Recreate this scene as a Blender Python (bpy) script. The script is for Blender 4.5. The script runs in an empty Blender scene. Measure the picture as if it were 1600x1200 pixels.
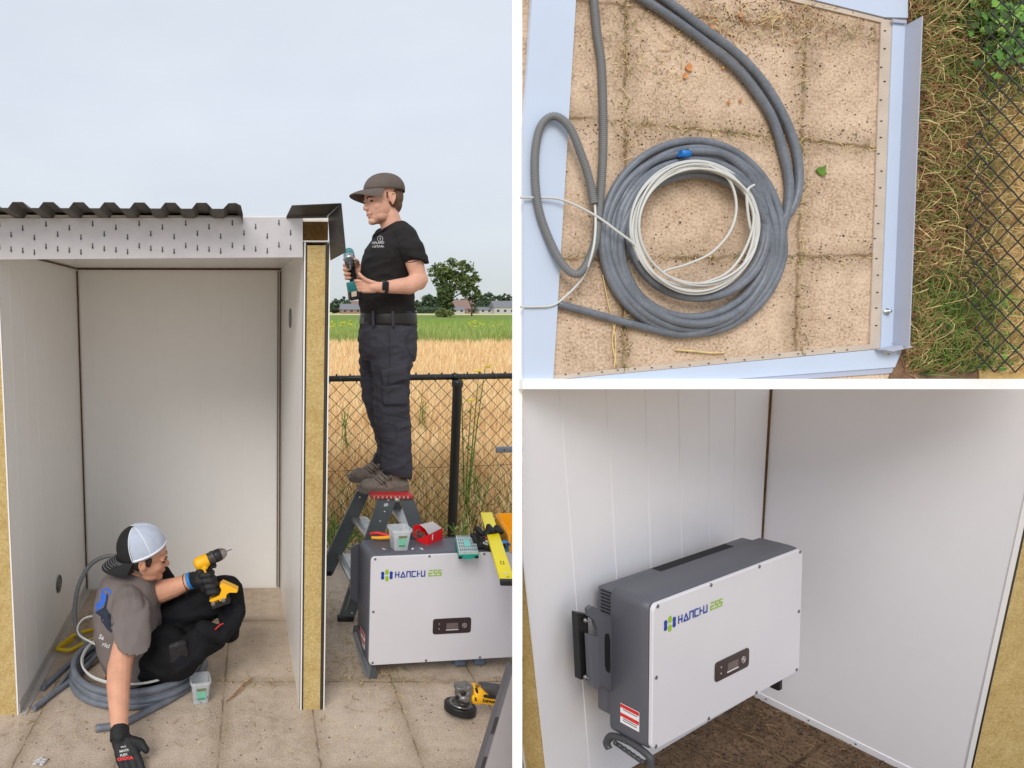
import bpy, bmesh, math, random
import numpy as np
from mathutils import Vector, Matrix, noise
random.seed(7)
R_ = math.radians
sc = bpy.context.scene
col = sc.collection

# ------------------------------------------------------------ camera, sky, sun
CAM_H = 1.75
PITCH = R_(6.6)
FPX = 1000.0            # focal length in pixels of the 1600 px wide picture
PX0, PY0 = 400.0, 600.0  # principal point (shifted lens)
cam = bpy.data.cameras.new('Camera'); camo = bpy.data.objects.new('Camera', cam); col.objects.link(camo)
camo.location = (0, 0, CAM_H); camo.rotation_euler = (R_(90) - PITCH, 0, 0)
cam.sensor_width = 36; cam.lens = 36 * FPX / 1600; cam.shift_x = (800 - PX0) / 1600; cam.shift_y = 0
cam.clip_start = 0.05; cam.clip_end = 3000
sc.camera = camo

sc.view_settings.view_transform = 'Standard'; sc.view_settings.look = 'None'
sc.view_settings.gamma = 1; sc.view_settings.exposure = 0.36
sc.cycles.max_bounces = 8; sc.cycles.diffuse_bounces = 4; sc.cycles.transparent_max_bounces = 12

SUN_EL, SUN_AZ = 40, 205   # sun stands behind the camera, to the left
world = bpy.data.worlds.new("World"); sc.world = world; world.use_nodes = True
nt = world.node_tree; nt.nodes.clear()
N = nt.nodes.new; L = nt.links.new
out = N('ShaderNodeOutputWorld'); mix = N('ShaderNodeMixShader'); b1 = N('ShaderNodeBackground'); b2 = N('ShaderNodeBackground')
sky = N('ShaderNodeTexSky'); sky.sky_type = 'NISHITA'; sky.sun_disc = False; sky.sun_elevation = R_(SUN_EL); sky.sun_rotation = R_(SUN_AZ)
L(sky.outputs[0], b1.inputs[0]); b1.inputs[1].default_value = 0.1
tc = N('ShaderNodeTexCoord'); sep = N('ShaderNodeSeparateXYZ'); L(tc.outputs['Generated'], sep.inputs[0])
ramp = N('ShaderNodeValToRGB'); cr = ramp.color_ramp
cr.elements[0].position = 0.0; cr.elements[0].color = (.50, .54, .57, 1)
cr.elements[1].position = 0.6; cr.elements[1].color = (.625, .668, .745, 1)
e = cr.elements.new(0.10); e.color = (.565, .605, .655, 1)
e = cr.elements.new(0.28); e.color = (.622, .665, .742, 1)
L(sep.outputs[2], ramp.inputs[0])
mp = N('ShaderNodeMapping'); mp.inputs['Scale'].default_value = (1.2, 1.2, 3.2); L(tc.outputs['Generated'], mp.inputs[0])
nz = N('ShaderNodeTexNoise'); nz.inputs['Scale'].default_value = 1.7; nz.inputs['Detail'].default_value = 5; nz.inputs['Roughness'].default_value = .55
L(mp.outputs[0], nz.inputs[0])
r2 = N('ShaderNodeValToRGB'); r2.color_ramp.elements[0].position = .35; r2.color_ramp.elements[0].color = (.945, .945, .94, 1)
r2.color_ramp.elements[1].position = .68; r2.color_ramp.elements[1].color = (1.04, 1.03, 1.015, 1); L(nz.outputs[0], r2.inputs[0])
mm = N('ShaderNodeMixRGB'); mm.blend_type = 'MULTIPLY'; mm.inputs[0].default_value = 1; L(ramp.outputs[0], mm.inputs[1]); L(r2.outputs[0], mm.inputs[2])
L(mm.outputs[0], b2.inputs[0]); b2.inputs[1].default_value = 1.0
mix.inputs[0].default_value = .9; L(b1.outputs[0], mix.inputs[1]); L(b2.outputs[0], mix.inputs[2]); L(mix.outputs[0], out.inputs[0])
sun = bpy.data.lights.new('Sun', 'SUN'); sun.energy = 1.5; sun.angle = R_(30); sun.color = (1, .95, .88)
suno = bpy.data.objects.new('Sun', sun); col.objects.link(suno)
sd = Vector((math.sin(R_(SUN_AZ)) * math.cos(R_(SUN_EL)), math.cos(R_(SUN_AZ)) * math.cos(R_(SUN_EL)), math.sin(R_(SUN_EL))))
suno.rotation_euler = sd.to_track_quat('Z', 'Y').to_euler(); suno.location = sd * 20

# ------------------------------------------------------------ measuring helpers
_c, _s = math.cos(PITCH), math.sin(PITCH)
CM = Matrix(((1, 0, 0), (0, -_s, _c), (0, -_c, -_s)))   # lens frame (right, down, forward) -> world
CAMP = Vector((0, 0, CAM_H))
def V(*a): return Vector(a)
def ray(px, py): return CM @ Vector(((px - PX0) / FPX, (py - PY0) / FPX, 1))
def W(px, py, D): return CAMP + ray(px, py) * D
def G(px, py, z=0.0):
    d = ray(px, py); return CAMP + d * ((z - CAM_H) / d.z)
def onp(px, py, o, n):
    d = ray(px, py); return CAMP + d * ((o - CAMP).dot(n) / d.dot(n))

# ------------------------------------------------------------ materials
def lin(c): return tuple((x / 255 / 12.92 if x / 255 <= .04045 else ((x / 255 + .055) / 1.055) ** 2.4) for x in c)
MATS = {}
def mat(name, rgb, rough=.6, metal=0., var=.12, vs=6., bump=0., bs=150., k=1., spec=.5, trans=0., alpha=1., var2=0., vs2=60., coat=0.):
    """rgb as sRGB 0-255; var/vs broad colour variation, var2/vs2 fine speckle, bump/bs fine relief"""
    if name in MATS: return MATS[name]
    m = bpy.data.materials.new(name); m.use_nodes = True; t = m.node_tree; p = t.nodes['Principled BSDF']
    c = [min(1, x * k) for x in lin(rgb)]
    tc = t.nodes.new('ShaderNodeTexCoord')
    def noise_(s, det=4): 
        n = t.nodes.new('ShaderNodeTexNoise'); n.inputs['Scale'].default_value = s; n.inputs['Detail'].default_value = det
        t.links.new(tc.outputs['Object'], n.inputs[0]); return n
    last = None
    rgbn = t.nodes.new('ShaderNodeRGB'); rgbn.outputs[0].default_value = (*c, 1); last = rgbn.outputs[0]
    for v, s in ((var, vs), (var2, vs2)):
        if v:
            n = noise_(s); mr = t.nodes.new('ShaderNodeMapRange'); t.links.new(n.outputs[0], mr.inputs[0])
            mr.inputs[1].default_value = .28; mr.inputs[2].default_value = .72; mr.inputs[3].default_value = 1 - v; mr.inputs[4].default_value = 1 + v
            mx = t.nodes.new('ShaderNodeVectorMath'); mx.operation = 'SCALE'; t.links.new(last, mx.inputs[0]); t.links.new(mr.outputs[0], mx.inputs['Scale']); last = mx.outputs[0]
    t.links.new(last, p.inputs['Base Color'])
    p.inputs['Roughness'].default_value = rough; p.inputs['Metallic'].default_value = metal
    p.inputs['Specular IOR Level'].default_value = spec
    if coat: p.inputs['Coat Weight'].default_value = coat; p.inputs['Coat Roughness'].default_value = .15
    if trans: p.inputs['Transmission Weight'].default_value = trans; p.inputs['IOR'].default_value = 1.25
    if alpha < 1: p.inputs['Alpha'].default_value = alpha
    if bump:
        n = noise_(bs, 6); b = t.nodes.new('ShaderNodeBump'); b.inputs['Strength'].default_value = bump; b.inputs['Distance'].default_value = .004
        t.links.new(n.outputs[0], b.inputs['Height']); t.links.new(b.outputs[0], p.inputs['Normal'])
    MATS[name] = m; return m

# ------------------------------------------------------------ mesh builder
class MB:
    def __init__(s): s.v = []; s.f = []; s.m = []; s.sm = []; s.cur = 0; s.smooth = False
    def add(s, vs, fs, sm=None):
        b = len(s.v); s.v += [tuple(v) for v in vs]
        for f in fs: s.f.append(tuple(b + i for i in f)); s.m.append(s.cur); s.sm.append(s.smooth if sm is None else sm)
        return s
    def box(s, o, a, b, c):
        """o corner, a b c edge vectors"""
        o, a, b, c = Vector(o), Vector(a), Vector(b), Vector(c)
        vs = [o, o + a, o + a + b, o + b, o + c, o + a + c, o + a + b + c, o + b + c]
        fs = [(0, 3, 2, 1), (4, 5, 6, 7), (0, 1, 5, 4), (1, 2, 6, 5), (2, 3, 7, 6), (3, 0, 4, 7)]
        if a.cross(b).dot(c) < 0: fs = [f[::-1] for f in fs]
        return s.add(vs, fs, False)
    def bbox(s, o, a, b, c, r=.004, seg=2):
        """bevelled box"""
        bm = bmesh.new(); o, a, b, c = Vector(o), Vector(a), Vector(b), Vector(c)
        la, lb, lc = a.length, b.length, c.length
        q = [bm.verts.new((x * la, y * lb, z * lc)) for x, y, z in ((0, 0, 0), (1, 0, 0), (1, 1, 0), (0, 1, 0), (0, 0, 1), (1, 0, 1), (1, 1, 1), (0, 1, 1))]
        for f in [(0, 3, 2, 1), (4, 5, 6, 7), (0, 1, 5, 4), (1, 2, 6, 5), (2, 3, 7, 6), (3, 0, 4, 7)]: bm.faces.new([q[i] for i in f])
        r = min(r, .45 * min(la, lb, lc))
        bmesh.ops.bevel(bm, geom=bm.edges[:], offset=r, segments=seg, affect='EDGES', profile=.5)
        A, B, C_ = a / la, b / lb, c / lc; flip = A.cross(B).dot(C_) < 0
        bm.verts.index_update()
        s.add([o + A * v.co.x + B * v.co.y + C_ * v.co.z for v in bm.verts], [tuple(v.index for v in (list(f.verts)[::-1] if flip else f.verts)) for f in bm.faces], True)
        bm.free(); return s
    def prism(s, pts, ext, sm=False):
        """planar polygon pts extruded by ext"""
        pts = [Vector(p) for p in pts]; ext = Vector(ext); n = len(pts)
        nn = Vector((0, 0, 0))
        for i in range(n): nn += pts[i].cross(pts[(i + 1) % n])
        if nn.dot(ext) > 0: pts = pts[::-1]
        vs = pts + [p + ext for p in pts]
        fs = [tuple(range(n)), tuple(range(2 * n - 1, n - 1, -1))]
        s.add(vs, fs, False); b = len(s.v) - 2 * n
        for i in range(n):
            j = (i + 1) % n; s.f.append((b + j, b + i, b + n + i, b + n + j)); s.m.append(s.cur); s.sm.append(sm)
        return s
    def poly(s, pts): return s.add(pts, [tuple(range(len(pts)))], False)
    def tube(s, path, r, seg=8, cap=True, closed=False, flat=None):
        """r number or list; smooth tube along path by parallel transport"""
        P = [Vector(p) for p in path]; n = len(P)
        if n < 2: return s
        rr = r if isinstance(r, (list, tuple)) else [r] * n
        t0 = (P[1] - P[0]).normalized(); up = Vector((0, 0, 1)) if abs(t0.z) < .9 else Vector((1, 0, 0))
        x = t0.cross(up).normalized(); vs = []
        for i in range(n):
            a = P[i - 1] if (i > 0 or closed) else P[i]; b = P[(i + 1) % n] if (i < n - 1 or closed) else P[i]
            t = b - a; t = t.normalized() if t.length > 1e-9 else t0
            x = x - t * x.dot(t); x = x.normalized() if x.length > 1e-9 else t.orthogonal().normalized(); y = t.cross(x)
            for k in range(seg):
                an = 2 * math.pi * k / seg; vs.append(P[i] + (x * math.cos(an) + y * math.sin(an)) * rr[i])
        fs = []
        for i in range(n if closed else n - 1):
            j = (i + 1) % n
            for k in range(seg):
                l = (k + 1) % seg; fs.append((i * seg + k, i * seg + l, j * seg + l, j * seg + k))
        s.add(vs, fs, True)
        if cap and not closed:
            b = len(s.v) - n * seg
            s.f.append(tuple(b + k for k in range(seg))[::-1]); s.m.append(s.cur); s.sm.append(False)
            s.f.append(tuple(b + (n - 1) * seg + k for k in range(seg))); s.m.append(s.cur); s.sm.append(False)
        return s
    def lathe(s, o, ax, prof, seg=20, sm=True):
        """prof list of (distance along ax, radius)"""
        o = Vector(o); ax = Vector(ax).normalized(); x = ax.orthogonal().normalized(); y = ax.cross(x); vs = []
        for d, r in prof:
            for k in range(seg):
                an = 2 * math.pi * k / seg; vs.append(o + ax * d + (x * math.cos(an) + y * math.sin(an)) * max(r, 1e-5))
        fs = []
        for i in range(len(prof) - 1):
            for k in range(seg):
                l = (k + 1) % seg; fs.append((i * seg + k, i * seg + l, (i + 1) * seg + l, (i + 1) * seg + k))
        s.add(vs, fs, sm); return s
    def ell(s, c, rx, ry, rz, X=None, Y=None, Z=None, su=16, sv=10):
        c = Vector(c); X = Vector(X or (1, 0, 0)); Y = Vector(Y or (0, 1, 0)); Z = Vector(Z or (0, 0, 1))
        vs = []; fs = []
        for i in range(sv + 1):
            th = math.pi * i / sv
            for k in range(su):
                ph = 2 * math.pi * k / su
                vs.append(c + X * (rx * math.sin(th) * math.cos(ph)) + Y * (ry * math.sin(th) * math.sin(ph)) + Z * (rz * math.cos(th)))
        fl = X.cross(Y).dot(Z) < 0
        for i in range(sv):
            for k in range(su):
                l = (k + 1) % su; q = (i * su + k, (i + 1) * su + k, (i + 1) * su + l, i * su + l); fs.append(q[::-1] if fl else q)
        return s.add(vs, fs, True)
    def cap_(s, p0, r0, p1, r1, seg=14):
        """tapered capsule, closed"""
        p0, p1 = Vector(p0), Vector(p1); ax = p1 - p0; l = ax.length
        if l < 1e-6: return s.ell(p0, r0, r0, r0)
        prof = []
        for i in range(7):
            a = math.pi / 2 * i / 6; prof.append((-r0 * math.cos(a), r0 * math.sin(a)))
        for i in range(1, 7):
            a = math.pi / 2 * (6 - i) / 6; 
        for i in range(7):
            a = math.pi / 2 * i / 6; prof.append((l + r1 * math.sin(a), r1 * math.cos(a)))
        return s.lathe(p0, ax, prof, seg)
    def build(s, name, mats, parent=None, base=None):
        me = bpy.data.meshes.new(name)
        o = bpy.data.objects.new(name, me)
        off = Vector(parent['_b']) if parent is not None else (Vector(base) if base is not None else Vector((0, 0, 0)))
        me.from_pydata([tuple(Vector(v) - off) for v in s.v], [], s.f)
        if not isinstance(mats, (list, tuple)): mats = [mats]
        for m in mats: me.materials.append(m)
        me.polygons.foreach_set('material_index', [min(i, len(mats) - 1) for i in s.m]); me.polygons.foreach_set('use_smooth', s.sm); me.update()
        col.objects.link(o)
        if parent is not None: o.parent = parent; o['_b'] = tuple(off)
        else: o.location = off; o['_b'] = tuple(off)
        return o
def thing(name, label, cat, loc=(0, 0, 0), group=None):
    o = bpy.data.objects.new(name, None); col.objects.link(o); o.location = loc; o['_b'] = tuple(loc); o.empty_display_size = .05
    o['label'] = label; o['category'] = cat
    if group: o['group'] = group
    return o
def tag(o, label, cat, group=None, kind=None):
    if label: o['label'] = label
    if cat: o['category'] = cat
    if group: o['group'] = group
    if kind: o['kind'] = kind
    return o
def remesh(o, voxel, smooth=4, wr=0., ws=12., wdir=None, sub=0):
    """voxel-fuse an object's overlapping closed shapes into one continuous skin, then wrinkle it"""
    m = o.modifiers.new('r', 'REMESH'); m.mode = 'VOXEL'; m.voxel_size = voxel; m.use_smooth_shade = True
    m2 = o.modifiers.new('s', 'SMOOTH'); m2.iterations = smooth; m2.factor = .5
    dg = bpy.context.evaluated_depsgraph_get(); ev = o.evaluated_get(dg)
    me = bpy.data.meshes.new_from_object(ev); old = o.data; mats_ = list(old.materials); o.modifiers.clear(); o.data = me; me.name = old.name
    bpy.data.meshes.remove(old)
    if not me.materials:
        for q in mats_: me.materials.append(q)
    if wr:
        wd = Vector(wdir) if wdir is not None else Vector((1, 1, 1))
        me.update(); nor = [v.normal.copy() for v in me.vertices]
        for i, v in enumerate(me.vertices):
            p = Vector((v.co.x * wd.x, v.co.y * wd.y, v.co.z * wd.z)) * ws
            n1 = noise.noise(p + Vector((3.1, 7.7, 1.3))); n2 = noise.noise(p * 2.3)
            v.co += nor[i] * wr * ((1 - abs(n1) * 2.4) * .7 + n2 * .5)
    for p in me.polygons: p.use_smooth = True
    me.update(); return o
def catmull(pts, n=8, closed=False):
    P = [Vector(p) for p in pts]; m = len(P); o = []
    for i in range(m if closed else m - 1):
        p0 = P[i - 1] if (i > 0 or closed) else P[0]; p1 = P[i]; p2 = P[(i + 1) % m]; p3 = P[(i + 2) % m] if (i + 2 < m or closed) else P[-1]
        for k in range(n):
            t = k / n; o.append(.5 * ((2 * p1) + (p2 - p0) * t + (2 * p0 - 5 * p1 + 4 * p2 - p3) * t * t + (3 * p1 - p0 - 3 * p2 + p3) * t ** 3))
    if not closed: o.append(P[-1])
    return o
def text_mesh(name, txt, o, X, Y, h, m, parent, ext=.0006, align='LEFT', shear=0., sp=1., bold=0.):
    """lettering laid on a plane: o baseline start, X reading direction, Y up direction, h letter height"""
    cu = bpy.data.curves.new('txt', 'FONT'); cu.body = txt; cu.size = h / .70; cu.extrude = ext; cu.align_x = align; cu.shear = shear; cu.space_character = sp; cu.offset = bold
    cu.resolution_u = 3
    ob = bpy.data.objects.new('txt', cu); col.objects.link(ob); dg = bpy.context.evaluated_depsgraph_get()
    me = bpy.data.meshes.new_from_object(ob.evaluated_get(dg)); bpy.data.objects.remove(ob); bpy.data.curves.remove(cu)
    X = Vector(X).normalized(); Y = Vector(Y); Y = (Y - X * Y.dot(X)).normalized(); Z = X.cross(Y); off = Vector(parent['_b'])
    for v in me.vertices: v.co = Vector(o) + X * v.co.x + Y * v.co.y + Z * v.co.z - off
    me.materials.clear(); me.materials.append(m); o_ = bpy.data.objects.new(name, me); me.name = name; col.objects.link(o_); o_.parent = parent; o_['_b'] = tuple(off); return o_
# ------------------------------------------------------------ shared materials
def tone_mat(name, ramps, rough=.9, bump=.5, lines=(), scales=((3, .5), (90, .35), (420, .5)), linecol=(70, 62, 48), lw=.006, spec=.2, extra=None, bd=.004, k=1.):
    """gritty ground: ramps = sRGB stops, lines = [(a,b,c)] joints a*x+b*y+c=0 in object space"""
    m = bpy.data.materials.new(name); m.use_nodes = True; t = m.node_tree; p = t.nodes['Principled BSDF']; n_ = t.nodes.new; l_ = t.links.new
    tc = n_('ShaderNodeTexCoord'); src = tc.outputs['Object']; acc = None
    for s, wgt in scales:
        n = n_('ShaderNodeTexNoise'); n.inputs['Scale'].default_value = s; n.inputs['Detail'].default_value = 5; n.inputs['Roughness'].default_value = .6; l_(src, n.inputs[0])
        mu = n_('ShaderNodeMath'); mu.operation = 'MULTIPLY_ADD'; l_(n.outputs[0], mu.inputs[0]); mu.inputs[1].default_value = wgt
        if acc is None: mu.inputs[2].default_value = .5 - .5 * sum(w for _, w in scales)
        else: l_(acc, mu.inputs[2])
        acc = mu.outputs[0]
    r = n_('ShaderNodeValToRGB'); cr = r.color_ramp; k_ = len(ramps)
    cr.elements[0].position = ramps[0][0]; cr.elements[0].color = (*[x * k for x in lin(ramps[0][1])], 1); cr.elements[1].position = ramps[-1][0]; cr.elements[1].color = (*[x * k for x in lin(ramps[-1][1])], 1)
    for q, c in ramps[1:-1]: e = cr.elements.new(q); e.color = (*[x * k for x in lin(c)], 1)
    l_(acc, r.inputs[0]); colr = r.outputs[0]; hgt = acc
    if lines:
        sp = n_('ShaderNodeSeparateXYZ'); nn = n_('ShaderNodeTexNoise'); nn.inputs['Scale'].default_value = 28; l_(src, nn.inputs[0])
        va = n_('ShaderNodeVectorMath'); va.operation = 'MULTIPLY_ADD'; l_(nn.outputs['Color'], va.inputs[0]); va.inputs[1].default_value = (.02, .02, 0); va.inputs[2].default_value = (0, 0, 0)
        vb = n_('ShaderNodeVectorMath'); vb.operation = 'ADD'; l_(va.outputs[0], vb.inputs[0]); l_(src, vb.inputs[1]); l_(vb.outputs[0], sp.inputs[0])
        mn = None
        for a, b, c in lines:
            q = math.hypot(a, b); a, b, c = a / q, b / q, c / q - .01 * (a + b) / q
            m1 = n_('ShaderNodeMath'); m1.operation = 'MULTIPLY_ADD'; l_(sp.outputs[0], m1.inputs[0]); m1.inputs[1].default_value = a; m1.inputs[2].default_value = c
            m2 = n_('ShaderNodeMath'); m2.operation = 'MULTIPLY_ADD'; l_(sp.outputs[1], m2.inputs[0]); m2.inputs[1].default_value = b; l_(m1.outputs[0], m2.inputs[2])
            m3 = n_('ShaderNodeMath'); m3.operation = 'ABSOLUTE'; l_(m2.outputs[0], m3.inputs[0])
            if mn is None: mn = m3.outputs[0]
            else: m4 = n_('ShaderNodeMath'); m4.operation = 'MINIMUM'; l_(mn, m4.inputs[0]); l_(m3.outputs[0], m4.inputs[1]); mn = m4.outputs[0]
        n3 = n_('ShaderNodeTexNoise'); n3.inputs['Scale'].default_value = 9; n3.inputs['Detail'].default_value = 6; l_(src, n3.inputs[0])
        mr = n_('ShaderNodeMapRange'); l_(mn, mr.inputs[0]); mr.inputs[1].default_value = lw * .3; mr.inputs[2].default_value = lw * 1.6; mr.inputs[3].default_value = 1; mr.inputs[4].default_value = 0
        ml = n_('ShaderNodeMapRange'); l_(n3.outputs[0], ml.inputs[0]); ml.inputs[1].default_value = .36; ml.inputs[2].default_value = .56; ml.inputs[3].default_value = .05; ml.inputs[4].default_value = .85
        f = n_('ShaderNodeMath'); f.operation = 'MULTIPLY'; l_(mr.outputs[0], f.inputs[0]); l_(ml.outputs[0], f.inputs[1])
        # dirt gathered beside the joints
        mr2 = n_('ShaderNodeMapRange'); l_(mn, mr2.inputs[0]); mr2.inputs[1].default_value = 0; mr2.inputs[2].default_value = .06; mr2.inputs[3].default_value = .7; mr2.inputs[4].default_value = 0
        f2 = n_('ShaderNodeMath'); f2.operation = 'MULTIPLY'; l_(mr2.outputs[0], f2.inputs[0]); l_(n3.outputs[0], f2.inputs[1])
        mx0 = n_('ShaderNodeMixRGB'); l_(f2.outputs[0], mx0.inputs[0]); l_(colr, mx0.inputs[1]); mx0.inputs[2].default_value = (*lin((120, 98, 70)), 1)
        mx = n_('ShaderNodeMixRGB'); l_(f.outputs[0], mx.inputs[0]); l_(mx0.outputs[0], mx.inputs[1]); mx.inputs[2].default_value = (*lin(linecol), 1); colr = mx.outputs[0]
        h2 = n_('ShaderNodeMath'); h2.operation = 'MULTIPLY_ADD'; l_(f.outputs[0], h2.inputs[0]); h2.inputs[1].default_value = -1.6; l_(hgt, h2.inputs[2]); hgt = h2.outputs[0]
    l_(colr, p.inputs['Base Color']); p.inputs['Roughness'].default_value = rough; p.inputs['Specular IOR Level'].default_value = spec
    b = n_('ShaderNodeBump'); b.inputs['Strength'].default_value = bump; b.inputs['Distance'].default_value = bd; l_(hgt, b.inputs['Height']); l_(b.outputs[0], p.inputs['Normal'])
    return m

M_panel = mat('white_steel', (240, 238, 235), .36, var=.014, vs=1.6, bump=.05, bs=30, var2=.008, vs2=18)
M_panelR = mat('lilac_white_steel', (234, 234, 240), .36, var=.012, vs=1.6, bump=.05, bs=30, var2=.008, vs2=20)
M_whitetrim = mat('white_trim', (225, 225, 228), .4, var=.02)
M_dark = mat('anthracite_steel', (66, 64, 62), .42, var=.2, vs=14, var2=.1, vs2=90, bump=.1, bs=60, spec=.5)
M_wool = tone_mat('rock_wool', [(.15, (150, 120, 66)), (.42, (206, 176, 114)), (.6, (228, 204, 146)), (.85, (246, 230, 184))], .95, .9, scales=((14, .35), (120, .6), (500, .5)), spec=.1, bd=.01, k=1.0)
M_wooldark = tone_mat('shaded_rock_wool', [(.2, (70, 48, 26)), (.5, (108, 80, 44)), (.85, (150, 118, 74))], .95, .9, scales=((14, .35), (120, .6), (500, .5)), spec=.1, bd=.01)  # darker copy of the wool, with the shade at the roof end painted in
M_black = mat('black_plastic', (26, 26, 28), .45, var=.1)
M_brown = mat('brown_foam_gap', (98, 72, 44), .9, var=.3, vs=30, bump=.6)
M_cement = mat('divider_white', (250, 250, 250), .6, var=.004, k=1.15)
M_grooveline = mat('seam_shadow', (150, 150, 152), .6)

# ------------------------------------------------------------ ground
gl = [(1, 0, -x) for x in (-.941, -.544, -.147, .25, .645, 1.04, 1.437, 1.834)] + [(0, 1, -2.851), (0, 1, -3.45), (0, 1, -2.25)]
M_pave = tone_mat('sandy_paving', [(.12, (104, 88, 74)), (.36, (164, 147, 130)), (.52, (192, 175, 157)), (.70, (207, 192, 174)), (.92, (228, 215, 200))], .95, .45, gl, scales=((2.2, .42), (18, .35), (150, .85)), lw=.0036, linecol=(122, 106, 88), k=1.02)
M_field = tone_mat('dry_field_soil', [(.2, (150, 112, 76)), (.5, (210, 168, 120)), (.8, (234, 200, 154))], 1, .6, scales=((.6, .4), (7, .4), (60, .5)), k=.9)
m = MB(); m.add([(-6, .3, 0), (.45, .3, 0), (.45 + .418 * 3, 3.3, 0), (6, 3.3, 0), (6, 4.62, 0), (-6, 4.62, 0)], [(0, 1, 2, 3, 4, 5)]); tag(m.build('paving', M_pave), None, None, kind='structure')
def field_mat(name, stops, sx=.04, sy=1.0):
    return tone_mat(name, stops, 1, .2, scales=((.25, .35), (2.0, .45), (14, .5)), spec=.05)
FM = [M_field, field_mat('green_crop_ground', [(.2, (84, 112, 42)), (.5, (118, 150, 56)), (.8, (160, 178, 84))]), field_mat('pale_meadow', [(.2, (140, 150, 84)), (.5, (176, 176, 112)), (.8, (204, 196, 142))]), field_mat('far_meadow_green', [(.2, (96, 122, 60)), (.5, (124, 144, 74)), (.8, (160, 168, 96))])]
def sheet(name, y0, y1, z, m_, x0=-900, x1=900):
    q = MB(); q.add([(x0, y0, z), (x1, y0, z), (x1, y1, z), (x0, y1, z)], [(0, 1, 2, 3)]); o = q.build(name, m_); return tag(o, None, None, kind='structure')
sheet('field_ground', 4.62, 28, -.004, FM[0], -60, 60)
q = MB(); q.add([(-900, 3.3, -.03), (900, 3.3, -.03), (900, 1500, -.03), (-900, 1500, -.03), (-900, -30, -.03), (.45, -30, -.03), (.45, .3, -.03), (1.704, 3.3, -.03), (.45, -30, -.7), (900, -30, -.7), (900, 3.3, -.7), (1.704, 3.3, -.7), (.45, .3, -.7)], [(0, 4, 5, 6, 7), (0, 7, 1, 2, 3), (8, 9, 10, 11, 12), (6, 5, 8, 12), (7, 6, 12, 11), (1, 7, 11, 10)]); tag(q.build('ground', mat('sandy_ground', (196, 178, 150), 1, var=.1, vs=.5, spec=.05)), None, None, kind='structure')
sheet('crop_field', 26.5, 113, .0, FM[1], -300, 300)
sheet('meadow', 113, 225, .0, FM[3], -400, 400)
sheet('far_field', 225, 520, .0, mat('pale_stubble', (206, 196, 150), 1, var=.06, vs=.05, spec=.05), -700, 700)

# ------------------------------------------------------------ shed: local frame u (right), v (back), z (up)
SA = R_(1.6); SO = Vector((-1.03, 2.60, 0)); SU = Vector((math.cos(SA), math.sin(SA), 0)); SV = Vector((-math.sin(SA), math.cos(SA), 0)); SZ = Vector((0, 0, 1))
def S(u, v, z): return SO + SU * u + SV * v + SZ * z
def PS(px, py, v=0.):
    """the point of the shed plane v = const that is seen at a pixel"""
    return onp(px, py, S(0, v, 0), SV)
SW, SD, SH = 1.222, 1.245, 2.0
shed = thing('shed', 'open-fronted white panel shed with corrugated roof and exposed rock wool edges', 'shed', tuple(SO))
def grooved(mb, o, a, up, n, pitch, wd=.004, dp=.0014, off=.06):
    """a sheet face with upright V grooves pressed in: o corner, a width vector, up height vector, n outward normal"""
    o, a, up, n = Vector(o), Vector(a), Vector(up), Vector(n).normalized(); la = a.length; A = a / la
    pr = [(0, 0)]; x = off
    while x + wd < la: pr += [(x, 0), (x + wd / 2, -dp), (x + wd, 0)]; x += pitch
    pr.append((la, 0)); vs = []; fs = []
    for x, d in pr: p = o + A * x + n * d; vs += [p, p + up]
    for i in range(len(pr) - 1):
        f = (2 * i, 2 * i + 2, 2 * i + 3, 2 * i + 1)
        fs.append(f if A.cross(up).dot(n) > 0 else f[::-1])
    mb.add(vs, fs, False)
T_ = .105
# left wall
m = MB(); m.box(S(-.003 - .006, 0, .0), SU * .006, SV * SD, SZ * SH); m.box(S(-T_ - .006, 0, 0), SU * .006, SV * SD, SZ * SH); grooved(m, S(.0, 0, .0), SV * SD, SZ * SH, SU, .155, off=.11); w = m.build('side_wall', M_panel, shed)
m = MB(); m.box(S(-T_, .004, .0), SU * (T_ - .010), SV * (SD - .01), SZ * SH); m.build('insulation', M_wool, w)
m = MB(); m.box(S(.0015, .0, .002), SU * .03, SV * (SD - .02), SZ * .003); m.box(S(.0015, .0, .005), SU * .003, SV * (SD - .02), SZ * .045)
for k in range(7): m.lathe(S(.004, .08 + k * .17, .028), SU, [(0, .006), (.003, .005), (.004, 0)], 8)
m.build('base_track', mat('base_track_steel', (190, 184, 178), .4, var=.1), w)
# vent hole left wall
m = MB(); c = onp(92, 912, S(.002, 0, 0), SU)
m.lathe(c, SU, [(0.0008, .0), (0.0008, .040)], 24, False); m.cur = 1; m.lathe(c, SU, [(0, .047), (.004, .046), (.004, .040), (-.001, .040)], 28)
m.cur = 2
for k in range(5): m.lathe(c, SU, [(.0015 + k * .0003, .034 - k * .006), (.0025 + k * .0003, .032 - k * .006), (.0015 + k * .0003, .030 - k * .006)], 20)
m.build('vent_hole', [M_black, mat('steel_ring', (120, 120, 118), .35, .8), mat('conduit_spiral', (130, 124, 116), .4, .5)], w)
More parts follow.
